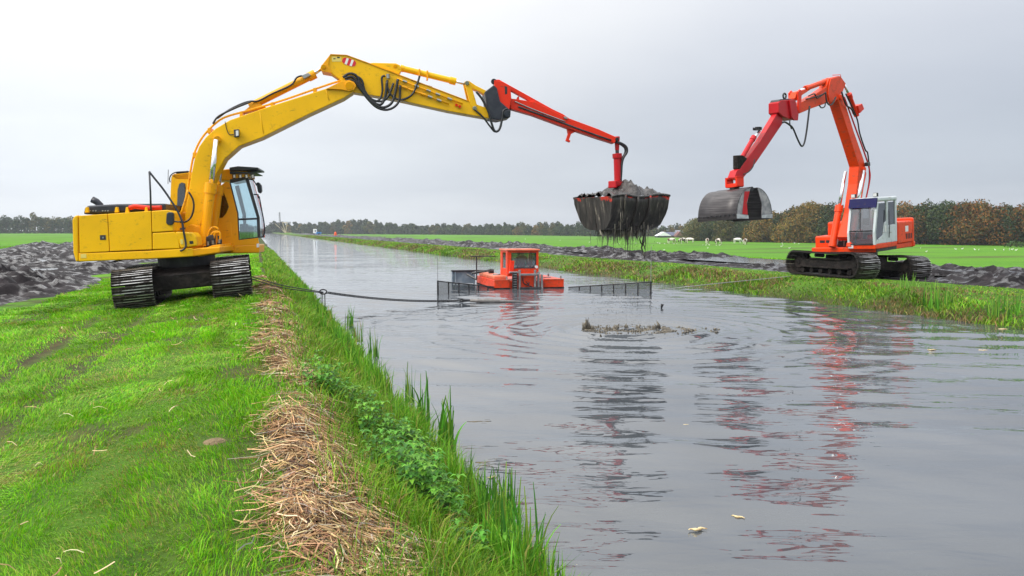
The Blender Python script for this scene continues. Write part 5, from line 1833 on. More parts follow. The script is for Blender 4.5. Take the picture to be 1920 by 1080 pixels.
    for w in (.33, -.36):
        a = OP(1594, 462, .33) + GLT * (w - .33); k = OP(1607, 388, .33) + GLT * (w - .33); b = OP(1619, 320, .33) + GLT * (w - .33)
        cylinder_ram(oex, CO, a, k, b, .12, orangep, .065, 'boom_ram')
    # arm ram along the back of the boom
    cylinder_ram(oex, CO, OP(1606, 216, 0), OP(1592, 178, 0), OP(1583, 158, 0), .085, redp, .045, 'arm_ram')
    opr('ram_mount', [(1594, 200), (1602, 196), (1606, 206), (1598, 214)], -.15, .15, redp, boom, bevel=.012)
    # --- stick
    arm = opr('arm', [(1555, 147), (1574, 142), (1585, 157), (1579, 173), (1566, 187), (1551, 193), (1520, 204), (1499, 213), (1494, 200), (1500, 194), (1530, 176), (1549, 163)], .14, -.14, orangep, bevel=.015, ref=.14)
    opr('arm_cheek', [(1556, 148), (1574, 143), (1584, 157), (1578, 173), (1563, 192), (1554, 192), (1551, 178), (1553, 160)], .145, .185, orangep, arm, bevel=.01)
    opr('arm_cheek', [(1556, 148), (1574, 143), (1584, 157), (1578, 173), (1563, 192), (1554, 192), (1551, 178), (1553, 160)], -.185, -.145, orangep, arm, bevel=.01, ref=-.185)
    otube('lifting_rod', [(1561, 141), (1576, 140), (1577, 147)], .012, redp, arm, .1, 0, 5)
    cylinder_ram(oex, CO, OP(1552, 151, 0), OP(1511, 166, 0), OP(1500, 170, 0), .085, orangep, .05, 'tool_ram')
    for w in (.145, -.18):
        opr('link', [(1501, 167), (1504, 171), (1502, 208), (1498, 209), (1497, 172)], w, w + .05, redp, arm, bevel=.008, ref=.2)
    opr('link', [(1478, 186), (1482, 174), (1498, 169), (1503, 173), (1492, 180), (1484, 190)], -.12, .12, orangep, arm, bevel=.01)
    for p in ([(1516, 180), (1527, 176), (1532, 184), (1545, 176)], [(1511, 186), (1524, 183), (1540, 178), (1547, 174)]):
        otube('hydraulic_line', p, .022, rubber, arm, .23, 16)
    otube('hose', [(1548, 172), (1550, 190), (1556, 197), (1562, 193), (1567, 182)], .028, rubber, arm, .28, 24)
    otube('hose', [(1536, 197), (1540, 202), (1546, 200), (1548, 192)], .022, rubber, arm, .26, 16)
    otube('hose', [(1467, 230), (1472, 229), (1480, 234), (1487, 241), (1496, 262), (1503, 274), (1508, 268), (1512, 248), (1515, 225), (1518, 199)], .03, rubber, arm, .3, 50)
    otube('hose', [(1481, 224), (1481, 232), (1484, 242)], .02, rubber, arm, .3, 8)
    # --- crimson extension with its quick coupler
    ext = opr('extension_arm', [(1457, 213), (1467, 219), (1468, 231), (1437, 277), (1417, 306), (1391, 337), (1379, 334), (1391, 312), (1426, 264)], .10, -.10, crimson, bevel=.015, ref=.10)
    hb = opr('coupler_box', [(1460, 192), (1465, 188), (1488, 186), (1495, 212), (1495, 223), (1488, 225), (1474, 221), (1468, 218), (1460, 211)], .19, -.19, crimson, ext, bevel=.02, ref=.19)
    opr('coupler_cheek', [(1478, 188), (1489, 187), (1495, 215), (1494, 226), (1487, 226), (1482, 220)], .2, .25, crimson, hb, bevel=.01)
    opr('coupler_plate', [(1461, 190), (1463, 186), (1484, 184.5), (1486, 188)], .17, -.17, blackm, hb, bevel=.01, ref=.17)
    lr = MB(); cpt = OP(1471, 180, 0); lr.tube([cpt + (GH * math.cos(a) + ZUP * math.sin(a)) * .085 for a in np.linspace(0, 2 * math.pi, 17)], .03, 8); lr.build('lifting_ring', blackm, hb, CO, smooth=True)
    cylinder_ram(oex, CO, OP(1391, 296, 0) + ZUP * .0, OP(1413, 258, 0), OP(1424, 246, 0), .075, crimson, .045, 'telescope_ram')
    for k in range(3):
        c0 = OP(1420, 243, 0)
        hp = MB(); hp.tube([c0 + GH * .13 * math.cos(a) + GLT * .13 * math.sin(a) + ZUP * (.03 * k) for a in np.linspace(0, 5.2, 14)], .016, 6); hp.build('hose_loop', rubber, ext, CO, smooth=True)
    opr('ram_case', [(1384, 291), (1393, 291), (1404, 299), (1402, 309), (1392, 322), (1384, 316)], .09, -.10, mudcoat, ext, bevel=.012, ref=.09)
    opr('end_collar', [(1382, 320), (1387, 317), (1397, 325), (1391, 338), (1377, 333)], .13, -.13, crimson, ext, bevel=.01, ref=.13)
    otube('hose', [(1415, 299), (1412, 312), (1404, 322), (1394, 327)], .018, rubber, ext, .22, 16)


orange_excavator()


def open_grab():
    c = OP(1377, 352, 0)
    e = thing('clamshell_grab', c, 'empty open clamshell grab hanging from the crimson arm', 'grab')
    A = Vector((.55, -.83, 0)).normalized()            # shell axis, right end nearer
    B = Vector((-A.y, A.x, 0)) * -1                    # towards the near-left shell
    tilt = R(-3)
    Az = (A * math.cos(tilt) + ZUP * math.sin(-tilt)).normalized()
    U = Az.cross(B).normalized()
    if U.z < 0: U = -U
    org = c
    Lh = .77
    shellm = mat('worn_dark_shell_steel', (.030, .026, .030), .40, .2, col2=(.11, .10, .105), scale=1.6, lo=.45, hi=.75, stretch=(.8, .8, 16))
    endm = mat('greasy_grey_steel', (.20, .20, .225), .45, .3, col2=(.42, .40, .42), scale=3)
    lipm = mat('bare_lip_steel', (.55, .56, .58), .3, .6, col2=(.3, .3, .32), scale=5)

    def pt(a, b, z): return org + Az * a + B * b + U * z
    # pivot head
    hd = MB()
    P0 = OP(1377, 341, 0)
    Mh = Matrix(((Az.x, B.x, U.x, P0.x), (Az.y, B.y, U.y, P0.y), (Az.z, B.z, U.z, P0.z), (0, 0, 0, 1)))
    hd.box(-.24, -.17, -.16, .16, -.16, .14, Mh); hd.box(.17, .24, -.16, .16, -.16, .14, Mh); hd.box(-.24, .24, -.16, .16, .08, .14, Mh); hd.box(-.22, .22, -.15, .15, -.18, -.06, Mh)
    hdo = hd.build('rotator', redp, e, org, bevel=.012)
    rt = MB(); rt.tube([P0 - U * .14, P0 - U * .34], .15, 14); rt.build('rotator_post', mudcoat, hdo, org)
    piv_z = -.06
    for sgn in (1, -1):
        b0 = .05 * sgn
        R_ = .92 if sgn == 1 else .90
        op = R(24)                                      # opened by
        K = 13
        prof = []
        for k in range(K):
            a = R(96) * k / (K - 1) + R(2)               # from the top hinge round the back to the lip
            bb = R_ * .78 * math.sin(a) * (1.0) ; zz = -R_ * .53 * (1 - math.cos(a)) * 1.72
            prof.append((bb, zz))
        # swing open about the hinge
        prof2 = [(bb * math.cos(op * .25) - zz * math.sin(op * .25) * -.0 + .06, zz) for bb, zz in prof]
        rings = [[pt(-Lh, sgn * bb + b0, zz + piv_z), pt(-Lh * .33, sgn * bb + b0, zz + piv_z), pt(Lh * .33, sgn * bb + b0, zz + piv_z), pt(Lh, sgn * bb + b0, zz + piv_z)] for bb, zz in prof2]
        b = MB()
        b.add([q for r_ in rings for q in r_], [(i * 4 + k, i * 4 + k + 1, (i + 1) * 4 + k + 1, (i + 1) * 4 + k) for i in range(K - 1) for k in range(3)])
        sh = b.build('shell', shellm, e, org, smooth=True)
        so = sh.modifiers.new('thick', 'SOLIDIFY'); so.thickness = .03
        for end in (-1, 1):
            lipb, lipz = prof2[-1]
            inner = [pt(end * Lh, sgn * (.16) + b0, -.12 + piv_z), pt(end * Lh, sgn * .30 + b0, lipz * .55 + piv_z), pt(end * Lh, sgn * .26 + b0, lipz * .97 + piv_z)]
            outl = [pt(end * Lh, sgn * bb + b0, zz + piv_z) for bb, zz in prof2] + inner[::-1]
            ep = MB(); ep.prism(outl, Az * (-.025 * end)); epo = ep.build('end_plate', endm, sh, org, bevel=.004)
            if end == 1:
                st = [pt(Lh + .004, sgn * .17 + b0, -.13 + piv_z), pt(Lh + .004, sgn * .40 + b0, -.14 + piv_z), pt(Lh + .004, sgn * .52 + b0, lipz * .86 + piv_z), pt(Lh + .004, sgn * .28 + b0, lipz * .88 + piv_z), pt(Lh + .004, sgn * .31 + b0, lipz * .5 + piv_z)]
                if sgn == 1:
                    MB().prism(st, Az * .004).build('paint_patch', crimson, epo, org)
                lp = MB(); lp.prism([pt(Lh + .003, sgn * .26 + b0, lipz * .90 + piv_z), pt(Lh + .003, sgn * prof2[-2][0] + b0, lipz * .86 + piv_z), pt(Lh + .003, sgn * lipb + b0, lipz + piv_z), pt(Lh + .003, sgn * .25 + b0, lipz + piv_z)], Az * .012)
                lp.build('cutting_edge', lipm, epo, org)
        lb, lz = prof2[-1]
        lipm_ = MB()
        lipm_.hexa([pt(-Lh, sgn * lb + b0 + sgn * .02, lz + piv_z - .02), pt(Lh, sgn * lb + b0 + sgn * .02, lz + piv_z - .02), pt(Lh, sgn * (lb - .03) + b0, lz + piv_z - .02), pt(-Lh, sgn * (lb - .03) + b0, lz + piv_z - .02)],
                   [pt(-Lh, sgn * prof2[-2][0] + b0 + sgn * .035, prof2[-2][1] + piv_z), pt(Lh, sgn * prof2[-2][0] + b0 + sgn * .035, prof2[-2][1] + piv_z), pt(Lh, sgn * (prof2[-2][0]) + b0, prof2[-2][1] + piv_z), pt(-Lh, sgn * prof2[-2][0] + b0, prof2[-2][1] + piv_z)])
        lipm_.build('cutting_edge', shellm, sh, org)
        for k in range(9):
            a = -Lh * .9 + k * Lh * 1.8 / 8
            bt = MB(); q = pt(a, sgn * (prof2[-2][0] + .04) + b0, prof2[-2][1] + piv_z)
            bt.tube([q, q + B * sgn * .03], .028, 6); bt.build('bolt', blackm, sh, org)
    br = MB(); br.tube([pt(-Lh * .9, 0, -.1), pt(Lh * .9, 0, -.1)], .07, 10); br.build('hinge_beam', blackm, e, org)
    for s in (-1, 1):
        br = MB(); br.tube([pt(0, 0, -.12), pt(.1 * s, .42 * s, -.55)], .055, 10); br.build('closing_ram', blackm, e, org)


open_grab()

# ------------------------------------------------------------------ dredging boat
m_ladder = mat('black_conveyor', (.02, .02, .022), .5)
m_grey = mat('grey_steel', (.20, .21, .22), .5, .2, col2=(.32, .33, .34), scale=4)
m_bluegrey = mat('blue_grey_steel', (.16, .23, .30), .5, .1, col2=(.3, .36, .42), scale=3)


def boat():
    O = at_z(992, 541, 0)
    O = Vector((O.x, O.y, -.07))
    ax = (T * math.cos(R(4)) + NN * math.sin(R(4))).normalized()     # bow direction, away from the camera
    sx = Vector((ax.y, -ax.x, 0))                                     # to the right
    M = Matrix(((sx.x, ax.x, 0, O.x), (sx.y, ax.y, 0, O.y), (sx.z, ax.z, 1, O.z), (0, 0, 0, 1)))
    e = thing('dredging_boat', O, 'orange dredging boat with a square cab in the canal', 'boat')
    V = lambda *p: M @ Vector(p)

    def bx(name, x0, x1, y0, y1, z0, z1, m, parent=None, bevel=.015):
        return MB().box(x0, x1, y0, y1, z0, z1, M).build(name, m, parent or e, O, bevel=bevel)
    hull = bx('hull', -.78, .62, .05, 4.2, -.25, .38, boatp)
    bx('pontoon', -1.42, -.79, 0, 3.6, -.2, .42, boatp, hull, .02)
    bx('pontoon', .63, 1.46, 0, 3.4, -.2, .44, boatp, hull, .02)
    bx('pontoon_deck', -1.38, -.82, .25, 3.3, .425, .58, boatfade, hull, .04)
    for (xa, xb, yb) in ((-1.42, -.79, 3.6), (.63, 1.46, 3.4)):
        wl_ = MB(); wl_.box(xa - .006, xb + .006, -.006, yb + .006, -.1, .115, M); wl_.build('wet_waterline', mudcoat, hull, O)
        cp = MB(); cp.tube([V(xa, -.012, .43), V(xb, -.012, .43)], .014, 6); cp.build('weld_bead', boatfade, hull, O)
        hc = MB(); hc.tube([V((xa + xb) / 2, 1.0, .42), V((xa + xb) / 2, 1.0, .47 if xa > 0 else .62)], .16, 16); hc.build('hatch', m_grey, hull, O, bevel=.01)
        for yy in (.12, 1.9):
            bl = MB(); bl.tube([V(xb - .1, yy, .42), V(xb - .1, yy, .56)], .035, 8); bl.build('bollard', m_grey, hull, O)
    # engine cover between the frames
    ec = bx('engine_cover', -.36, .20, -.04, .5, .08, .62, boatp, hull, .03)
    h_ = MB(); h_.tube(spline([V(-.28, -.06, .52), V(-.24, -.08, .30), V(-.05, -.1, .2), V(.1, -.08, .14)], 16), .02, 6); h_.build('hose', rubber, ec, O, smooth=True)
    h_ = MB(); h_.tube(spline([V(-.12, -.06, .36), V(-.05, -.1, .24), V(.0, -.06, .34), V(-.08, -.08, .2)], 16), .014, 6); h_.build('hose', rubber, ec, O, smooth=True)
    # steel frames and ladder belt
    for x in (-.42, .22):
        fr = MB(); fr.box(x - .04, x + .04, -.16, -.06, .02, .82, M); fr.box(x - .015, x + .015, -.19, -.16, .1, .84, M); fr.build('frame_post', m_grey, hull, O, bevel=.008)
    for x in (.36, .50):
        fr = MB(); fr.box(x - .045, x + .045, -.14, -.05, -.1, .74 - .1 * (x > .4), M); fr.build('frame_post', m_grey, hull, O, bevel=.008)
    bx('cross_beam', -.42, .36, -.20, -.10, .60, .68, m_grey, hull, .01)
    bx('cross_beam', -.40, .45, -.22, -.12, .06, .14, blackm, hull, .01)
    lad = MB(); lad.box(-.72, -.69, -.18, -.06, -.2, .72, M); lad.box(-.55, -.52, -.18, -.06, -.2, .72, M); lad.box(-.69, -.55, -.09, -.06, -.2, .70, M)
    lo = lad.build('ladder', m_ladder, hull, O, bevel=.005)
    for k in range(8):
        bx('rung', -.69, -.55, -.17, -.13, -.04 + k * .095, -.01 + k * .095, m_grey, lo, .004)
    ra = MB(); ra.box(-.80, -.46, -.12, .1, .70, .76, M); ra.build('belt_head', m_grey, lo, O, bevel=.01)
    # cab
    cx0, cx1, cy0, cy1, z0, z1 = -.82, .48, .30, 1.55, .38, 1.62
    cab = bx('cab_base', cx0, cx1, cy0, cy1, .55, .86, boatp, None, .01)
    for x in (cx0, cx1 - .10):
        for y in (cy0, cy1 - .08):
            w = .16 if (x == cx0 and y == cy0) else .10
            bx('cab_post', x, x + w, y, y + .08, .86, 1.50, boatp, cab, .008)
    bx('cab_header', cx0, cx1, cy0, cy1, 1.50, 1.57, boatp, cab, .008)
    bx('cab_roof', cx0 - .05, cx1 + .04, cy0 - .08, cy1 + .05, 1.572, 1.64, boatfade, cab, .02)
    fw = MB(); fw.box(cx0 + .17, cx1 - .11, cy0 + .03, cy0 + .042, .87, 1.49, M); fw.build('front_pane', glass('boat_glass', (.75, .78, .8), .10), cab, O)
    gk = MB(); gk.tube([V(cx0 + .18, cy0 + .0, .89), V(cx1 - .12, cy0, .89), V(cx1 - .12, cy0, 1.48), V(cx0 + .18, cy0, 1.48), V(cx0 + .18, cy0, .89)], .016, 6); gk.build('window_gasket', blackm, cab, O)
    for x in (cx0 + .02, cx1 - .03):
        p = MB(); p.box(x, x + .012, cy0 + .25, cy1 - .35, .70, 1.49, M); p.build('side_pane', MATS['boat_glass'], cab, O)
        bx('side_panel', x - .018, x + .03, cy0 + .08, cy0 + .30, .86, 1.5, boatp, cab, .006)
        bx('side_panel', x - .018, x + .03, cy1 - .36, cy1 - .08, .86, 1.5, boatp, cab, .006)
    p = MB(); p.box(cx0 + .12, cx1 - .12, cy1 - .05, cy1 - .04, .87, 1.49, M); p.build('rear_pane', MATS['boat_glass'], cab, O)
    bx('cab_divider', cx0 + .72, cx0 + .82, cy1 - .08, cy1 - .02, .86, 1.5, blackm, cab, .005)
    sw = MB(); sw.hexa([V(-.80, .10, .66), V(-.62, .10, .66), V(-.62, .28, .66), V(-.80, .28, .66)], [V(-.72, .16, 1.18), V(-.56, .16, 1.18), V(-.56, .28, 1.18), V(-.72, .28, 1.18)])
    sw.build('exhaust_guard', redp, cab, O, bevel=.01)
    lm = MB(); lm.tube([V(.34, .18, .93), V(.34, .10, .93)], .06, 12); lm.build('work_lamp', lens, cab, O)
    st = bx('seat', -.28, .10, .92, 1.02, .86, 1.30, darkint, cab, .05)
    # tail gate with rams on the left
    gt = MB(); gt.box(-2.55, -1.55, 3.3, 3.36, .10, .62, M); gt.build('side_gate', m_bluegrey, hull, O, bevel=.01)
    for x in (-2.55, -2.42, -1.6):
        bx('gate_rib', x - .03, x + .03, 3.24, 3.30, .05, .66, m_bluegrey, hull, .008)
    bx('gate_top', -2.6, -.9, 3.22, 3.4, .622, .68, blackm, hull, .01)
    ps = MB(); ps.tube([V(-1.62, 2.6, .35), V(-1.62, 2.6, 1.30)], .028, 8); ps.tube([V(-1.90, 2.6, 1.29), V(-.80, 2.6, 1.29)], .022, 8); ps.build('side_mast', blackm, hull, O)
    rm = MB(); rm.tube([V(-1.75, 2.9, .55), V(-1.1, 2.2, .72)], .05, 8); rm.tube([V(-1.95, 3.1, .5), V(-1.6, 2.7, .3)], .045, 8); rm.build('gate_ram', blackm, hull, O)
    wn = MB(); wn.tube([V(-1.15, 2.3, .66), V(-.95, 2.3, .66)], .11, 12); wn.build('winch', blackm, hull, O)
    nb = MB(); nb.tube([V(.60, 1.9, .5), V(.60, 1.75, .66)], .08, 10); nb.build('bollard', m_bluegrey, hull, O, bevel=.01)
    # the helmsman
    verts = [(0, 0, 0), (0, 0, .28), (0, 0, .48), (0, 0, .58), (0, -.01, .70), (0, -.01, .82), (-.19, 0, .46), (-.24, -.08, .22), (-.16, -.28, .16), (.19, 0, .46), (.24, -.08, .22), (.16, -.28, .16),
             (-.10, -.02, 0), (-.12, -.36, .02), (-.12, -.40, -.3), (.10, -.02, 0), (.12, -.36, .02), (.12, -.40, -.3)]
    edges = [(0, 1), (1, 2), (2, 3), (3, 4), (4, 5), (2, 6), (6, 7), (7, 8), (2, 9), (9, 10), (10, 11), (0, 12), (12, 13), (13, 14), (0, 15), (15, 16), (16, 17)]
    rad = [(.15, .11), (.14, .10), (.16, .10), .055, .085, .07, .07, .05, .04, .07, .05, .04, .09, .075, .05, .09, .075, .05]
    me = skin_mesh('person', verts, edges, rad, 2)
    po = bpy.data.objects.new('person', me); COL.objects.link(po)
    p0 = V(-.10, .82, .80)
    po.location = p0; po.rotation_euler = (0, 0, math.atan2(ax.y, ax.x) - math.pi / 2)
    mm, nt, out = new_mat('red_jacket_person')
    pr = N(nt, 'ShaderNodeBsdfPrincipled', i_Roughness=.7); tc = N(nt, 'ShaderNodeTexCoord'); sp = N(nt, 'ShaderNodeSeparateXYZ'); L(nt, tc.outputs['Object'], sp.inputs[0])
    c = ramp(nt, sp.outputs[2], [(.0, (.03, .04, .08)), (.06, (.45, .02, .02)), (.55, (.45, .02, .02)), (.57, (.55, .36, .28)), (.78, (.55, .36, .28)), (.80, (.12, .08, .05))], 'CONSTANT')
    L(nt, c, pr.inputs['Base Color']); L(nt, pr.outputs[0], out.inputs[0])
    me.materials.append(mm)
    tag(po, 'person in a red top seated at the window of the dredging boat cab', 'person')


boat()


# ------------------------------------------------------------------ silt screens at both sides of the boat
def net_material():
    m, nt, out = new_mat('dark_mesh_screen')
    d = N(nt, 'ShaderNodeBsdfDiffuse'); d.inputs[0].default_value = (.05, .06, .07, 1)
    t = N(nt, 'ShaderNodeBsdfTransparent')
    ms = N(nt, 'ShaderNodeMixShader', n0=.36)
    L(nt, t.outputs[0], ms.inputs[1]); L(nt, d.outputs[0], ms.inputs[2]); L(nt, ms.outputs[0], out.inputs[0])
    return m


m_net = net_material()


def screen(p0, p1, h0, h1, n, pole, label):
    p0, p1 = Vector(p0), Vector(p1)
    e = thing('silt_screen', (p0.x, p0.y, 0), label, 'screen')
    org = Vector((p0.x, p0.y, 0))
    dv = (p1 - p0)
    pd = Vector((-dv.y, dv.x, 0)).normalized()
    tops = MB(); tops.tube([p0 + ZUP * h0, p1 + ZUP * h1], .022, 6); tops.build('top_rail', blackm, e, org)
    for i in range(n):
        f0, f1 = i / n, (i + 1) / n
        a, b = p0 + dv * f0, p0 + dv * f1
        ha, hb = h0 + (h1 - h0) * f0, h0 + (h1 - h0) * f1
        q = MB(); q.prism([a + ZUP * -.15, b + ZUP * -.15, b + ZUP * (hb - .02), a + ZUP * (ha - .02)], pd * .006); q.build('mesh_panel', m_net, e, org)
        ps = MB(); ps.tube([a - ZUP * .3, a + ZUP * (ha + .02)], .026 if i else .034, 6); ps.build('post', blackm, e, org)
    pl = MB(); pl.tube([p0 - ZUP * .2, p0 + ZUP * pole], .014, 6, .009); pl.build('marker_pole', m_grey, e, org)


a = at_z(821, 553, 0); b = at_z(932, 541.5, 0)
screen((a.x, a.y, 0), (b.x, b.y, 0), .50, .06, 6, 1.42, 'dark mesh silt screen on the left side of the dredging boat')
a = at_z(1220, 553, 0); b = at_z(1066, 541.5, 0)
screen((a.x, a.y, 0), (b.x, b.y, 0), .47, .06, 7, 1.75, 'dark mesh silt screen on the right side of the dredging boat')


# ------------------------------------------------------------------ mooring chain from the near bank
def chain():
    s0 = at_y(472, 521, 19.0); s1 = at_y(606, 548.5, 22.2); s2 = at_y(866, 563.5, 25.3)
    cab_ = thing('mooring_cable', (s0.x, s0.y, ground_at(s0.x, s0.y)), 'slack steel cables leading from the yellow excavator to the shackle', 'cable')
    o0 = Vector(cab_.location)
    for off in (-.03, .03):
        b = MB(); b.tube(spline([s0 + ZUP * off, s0.lerp(s1, .4) + ZUP * (off - .06), s1 + ZUP * off * .4], 16), .014, 6); b.build('strand', blackm, cab_, o0, smooth=True)
    sh = MB(); sh.tube([s1 + Vector((.10 * math.cos(a), 0, .065 * math.sin(a) + .02)) for a in np.linspace(0, 2 * math.pi, 15)], .018, 6); sh.build('shackle', blackm, cab_, o0, smooth=True)
    e = thing('chain', s1, 'taut black chain from the shackle to the rope in the canal', 'chain')
    st = s1 + Vector((.1, 0, 0)); dv = s2 - st
    n = int(dv.length / .075)
    link = MB()
    link.tube([(.05 * math.cos(a) + (.02 if math.cos(a) > 0 else -.02), .032 * math.sin(a), 0) for a in np.linspace(0, 2 * math.pi, 13)], .012, 5, caps=False)
    me = bpy.data.meshes.new('link'); me.from_pydata([tuple(p) for p in link.v], [], link.f); me.materials.append(blackm)
    d = dv.normalized(); sd_ = d.cross(ZUP).normalized(); up = sd_.cross(d)
    for i in range(n):
        f = (i + .5) / n
        p = st + dv * f - ZUP * (.10 * 4 * f * (1 - f))
        o = bpy.data.objects.new('link', me); COL.objects.link(o); o.parent = e
        a = math.pi / 4 + (math.pi / 2 if i % 2 else 0)
        y = sd_ * math.cos(a) + up * math.sin(a); z = d.cross(y)
        q = p - s1
        o.matrix_basis = Matrix(((d.x, y.x, z.x, q.x), (d.y, y.y, z.y, q.y), (d.z, y.z, z.z, q.z), (0, 0, 0, 1)))
    ec = MB(); ec.tube([s2 + Vector((.09 * math.cos(a), 0, .045 * math.sin(a))) for a in np.linspace(0, 2 * math.pi, 13)], .016, 6); ec.build('end_shackle', blackm, e, s1)
    bk = MB(); bk.tube([s2 + Vector((.02, 0, 0)), s2 + Vector((.28, .1, -.01))], .05, 8, .03); bk.build('hook', blackm, e, s1)
    r0 = s2 + Vector((.25, .1, -.01)); r1 = at_z(1000, 567, -.03)
    rp = MB(); rp.tube([r0, r0.lerp(r1, .3), r0.lerp(r1, .6), r1], [.05, .075, .05, .02], 8)
    ro = rp.build('strap_rope', mat('wet_grey_rope', (.16, .15, .15), .6, col2=(.25, .24, .23), scale=8), None, r0, smooth=True); ro.location = r0
    tag(ro, 'grey frayed strap joining the chain end to the boat screen', 'strap')
    # loose ends hanging at the shackle
    for k, (dx, ln) in enumerate(((-.06, .33), (-.02, .36), (.045, .42))):
        h = MB(); p = s1 + Vector((dx, 0, -.03))
        g = max(.02, ground_at(p.x, p.y))
        h.tube([p, p - ZUP * ln * .5, p - ZUP * ln], .009 if k < 2 else .014, 6); h.build('loose_end', blackm, cab_, o0)
    p = s1 + Vector((.045, 0, -.45))
    hk = MB(); hk.tube([p + Vector((.035 * math.cos(a), 0, .06 * math.sin(a))) for a in np.linspace(0, 2 * math.pi, 13)], .014, 6); hk.tube([p - ZUP * .06, p - ZUP * .2], .022, 6)
    hk.build('hook', blackm, cab_, o0)


chain()
p0 = at_y(1482, 518, 29.2); p1 = at_y(1380, 528, 28.6); p2 = at_y(1285, 538, 28.4); p3 = at_z(1222, 545, .05)
b = MB(); b.tube(spline([p0, p1, p2, p3], 30), .013, 6)
o = b.build('steel_cable', mat('bare_steel_cable', (.30, .30, .31), .4, .5), None, p0, smooth=True)
tag(o, 'thin steel cable from the orange excavator track down to the water', 'cable')


# ------------------------------------------------------------------ far things
def loc_px(px, py, z=-1.2):
    p = at_z(px, py, z)
    return p


def windmill():
    d = 680
    x = (531 - 960) / F * d
    z0 = -.2
    e = thing('windmill', (x, d, z0), 'distant windmill with dark sails and pale tail poles by the canal', 'windmill')
    thatch = mat('dark_thatch', (.045, .045, .035), .9, col2=(.07, .065, .05), scale=1)
    pole = mat('pale_timber', (.55, .45, .32), .7)
    s = d / F
    b = MB()
    b.loft([[(r * math.cos(k * math.pi / 4), r * math.sin(k * math.pi / 4), z) for k in range(8)] for r, z in ((4.4 * .6, 0), (4.2 * .6, 1), (2.6 * .6, 8.2))])
    b.build('mill_body', thatch, e, (0, 0, 0))
    c = MB(); c.loft([[(r * math.cos(k * math.pi / 5) * 1.15 - .3, r * math.sin(k * math.pi / 5), z) for k in range(10)] for r, z in ((1.9, 8.2), (2.0, 9.0), (1.4, 10.0), (.3, 10.5))])
    c.build('cap', thatch, e, (0, 0, 0))
    hub = Vector((-1.3, -2.2, 9.3))
    ax = Vector((math.cos(R(-62)), math.sin(R(-62)), .12)).normalized()
    sd_ = ax.cross(ZUP).normalized(); up = sd_.cross(ax)
    wb = MB(); wb.tube([hub + ax * .3, Vector((0, 0, 9.3))], .3, 8); wb.build('windshaft', thatch, e, (0, 0, 0))
    for k in range(4):
        dr = (sd_ * math.cos(k * math.pi / 2 + math.pi / 2) + up * math.sin(k * math.pi / 2 + math.pi / 2))
        pe = ax.cross(dr)
        q = MB(); ln = 9.0
        q.tube([hub, hub + dr * ln], .42, 6, .36)
        so = q.build('sail_stock', blackm, e, (0, 0, 0))
        lat = MB()
        for j in range(9):
            f = 1.5 + j * .9
            lat.tube([hub + dr * f - pe * .1, hub + dr * f + pe * 1.1], .06, 4)
        lat.tube([hub + dr * 1.5 + pe * 1.1, hub + dr * 8.8 + pe * 1.1], .06, 4)
        lat.build('lattice', blackm, so, (0, 0, 0))
    tail = Vector((3.2, -2.5, .6))
    for (dx, dz) in ((-6.5, 9.2), (-2.8, 9.0), (.6, 9.2), (2.8 + 1.6, 9.4)):
        q = MB(); q.tube([(dx, -1.5, dz), tail], .27, 6); q.build('tail_pole', pole, e, (0, 0, 0))
    q = MB(); q.tube([(-6.6, -1.5, 9.3), (4.6, -1.5, 9.5)], .3, 6); q.build('tail_beam', pole, e, (0, 0, 0))


windmill()


def truck():
    p = at_z(591, 440.5, .45)
    e = thing('flatbed_truck', (p.x, p.y, .45), 'small vehicle with white cab and blue body on the far bank', 'vehicle')
    s = p.y / F
    wm, bm = mat('truck_white', (.8, .82, .84), .4), mat('truck_blue', (.04, .22, .55), .4)
    M = Matrix.Translation(p)
    h = 11 * s
    b = MB(); b.hexa([Vector(q) for q in ((-3.2 * s, -1, h * .28), (3 * s, -1, h * .28), (3 * s, 1, h * .28), (-3.2 * s, 1, h * .28))], [Vector(q) for q in ((-2.6 * s, -.9, h), (2.4 * s, -.9, h), (2.4 * s, .9, h), (-2.6 * s, .9, h))])
    b.build('cab', wm, e, (0, 0, 0), bevel=.08)
    b = MB(); b.box(.2 * s, 2.2 * s, -1.02, -.95, h * .55, h * .82); b.build('window', gl_dark, e, (0, 0, 0))
    b = MB(); b.box(-3 * s, 11 * s, -1, 1, h * .12, h * .27); b.build('chassis', bm, e, (0, 0, 0), bevel=.05)
    b = MB(); b.box(3.4 * s, 11 * s, -1.05, 1.05, h * .28, h * .5); b.build('flatbed', bm, e, (0, 0, 0), bevel=.05)
    for x in (-1.5 * s, 8 * s):
        for y in (-.95, .95):
            b = MB(); disc(b, (x, y, h * .14), (0, 1, 0), h * .15, .25, 14); b.build('wheel', rubber, e, (0, 0, 0))


truck()
p = at_z(629, 443.5, .5)
b = MB(); s = p.y / F
b.loft([[(r * s * math.cos(k * math.pi / 6), r * s * math.sin(k * math.pi / 6), z * s) for k in range(12)] for r, z in ((2.2, 0), (2.9, .5), (2.9, 3), (2.5, 5.4), (1.9, 7), (1.6, 8.6), (.6, 9.2))])
o = b.build('marker_drum', mat('signal_orange', (.80, .10, .02), .5), None, None, smooth=True)
o.location = (p.x, p.y, .45)
tag(o, 'bright orange upright drum standing on the far bank beyond the mud', 'drum')


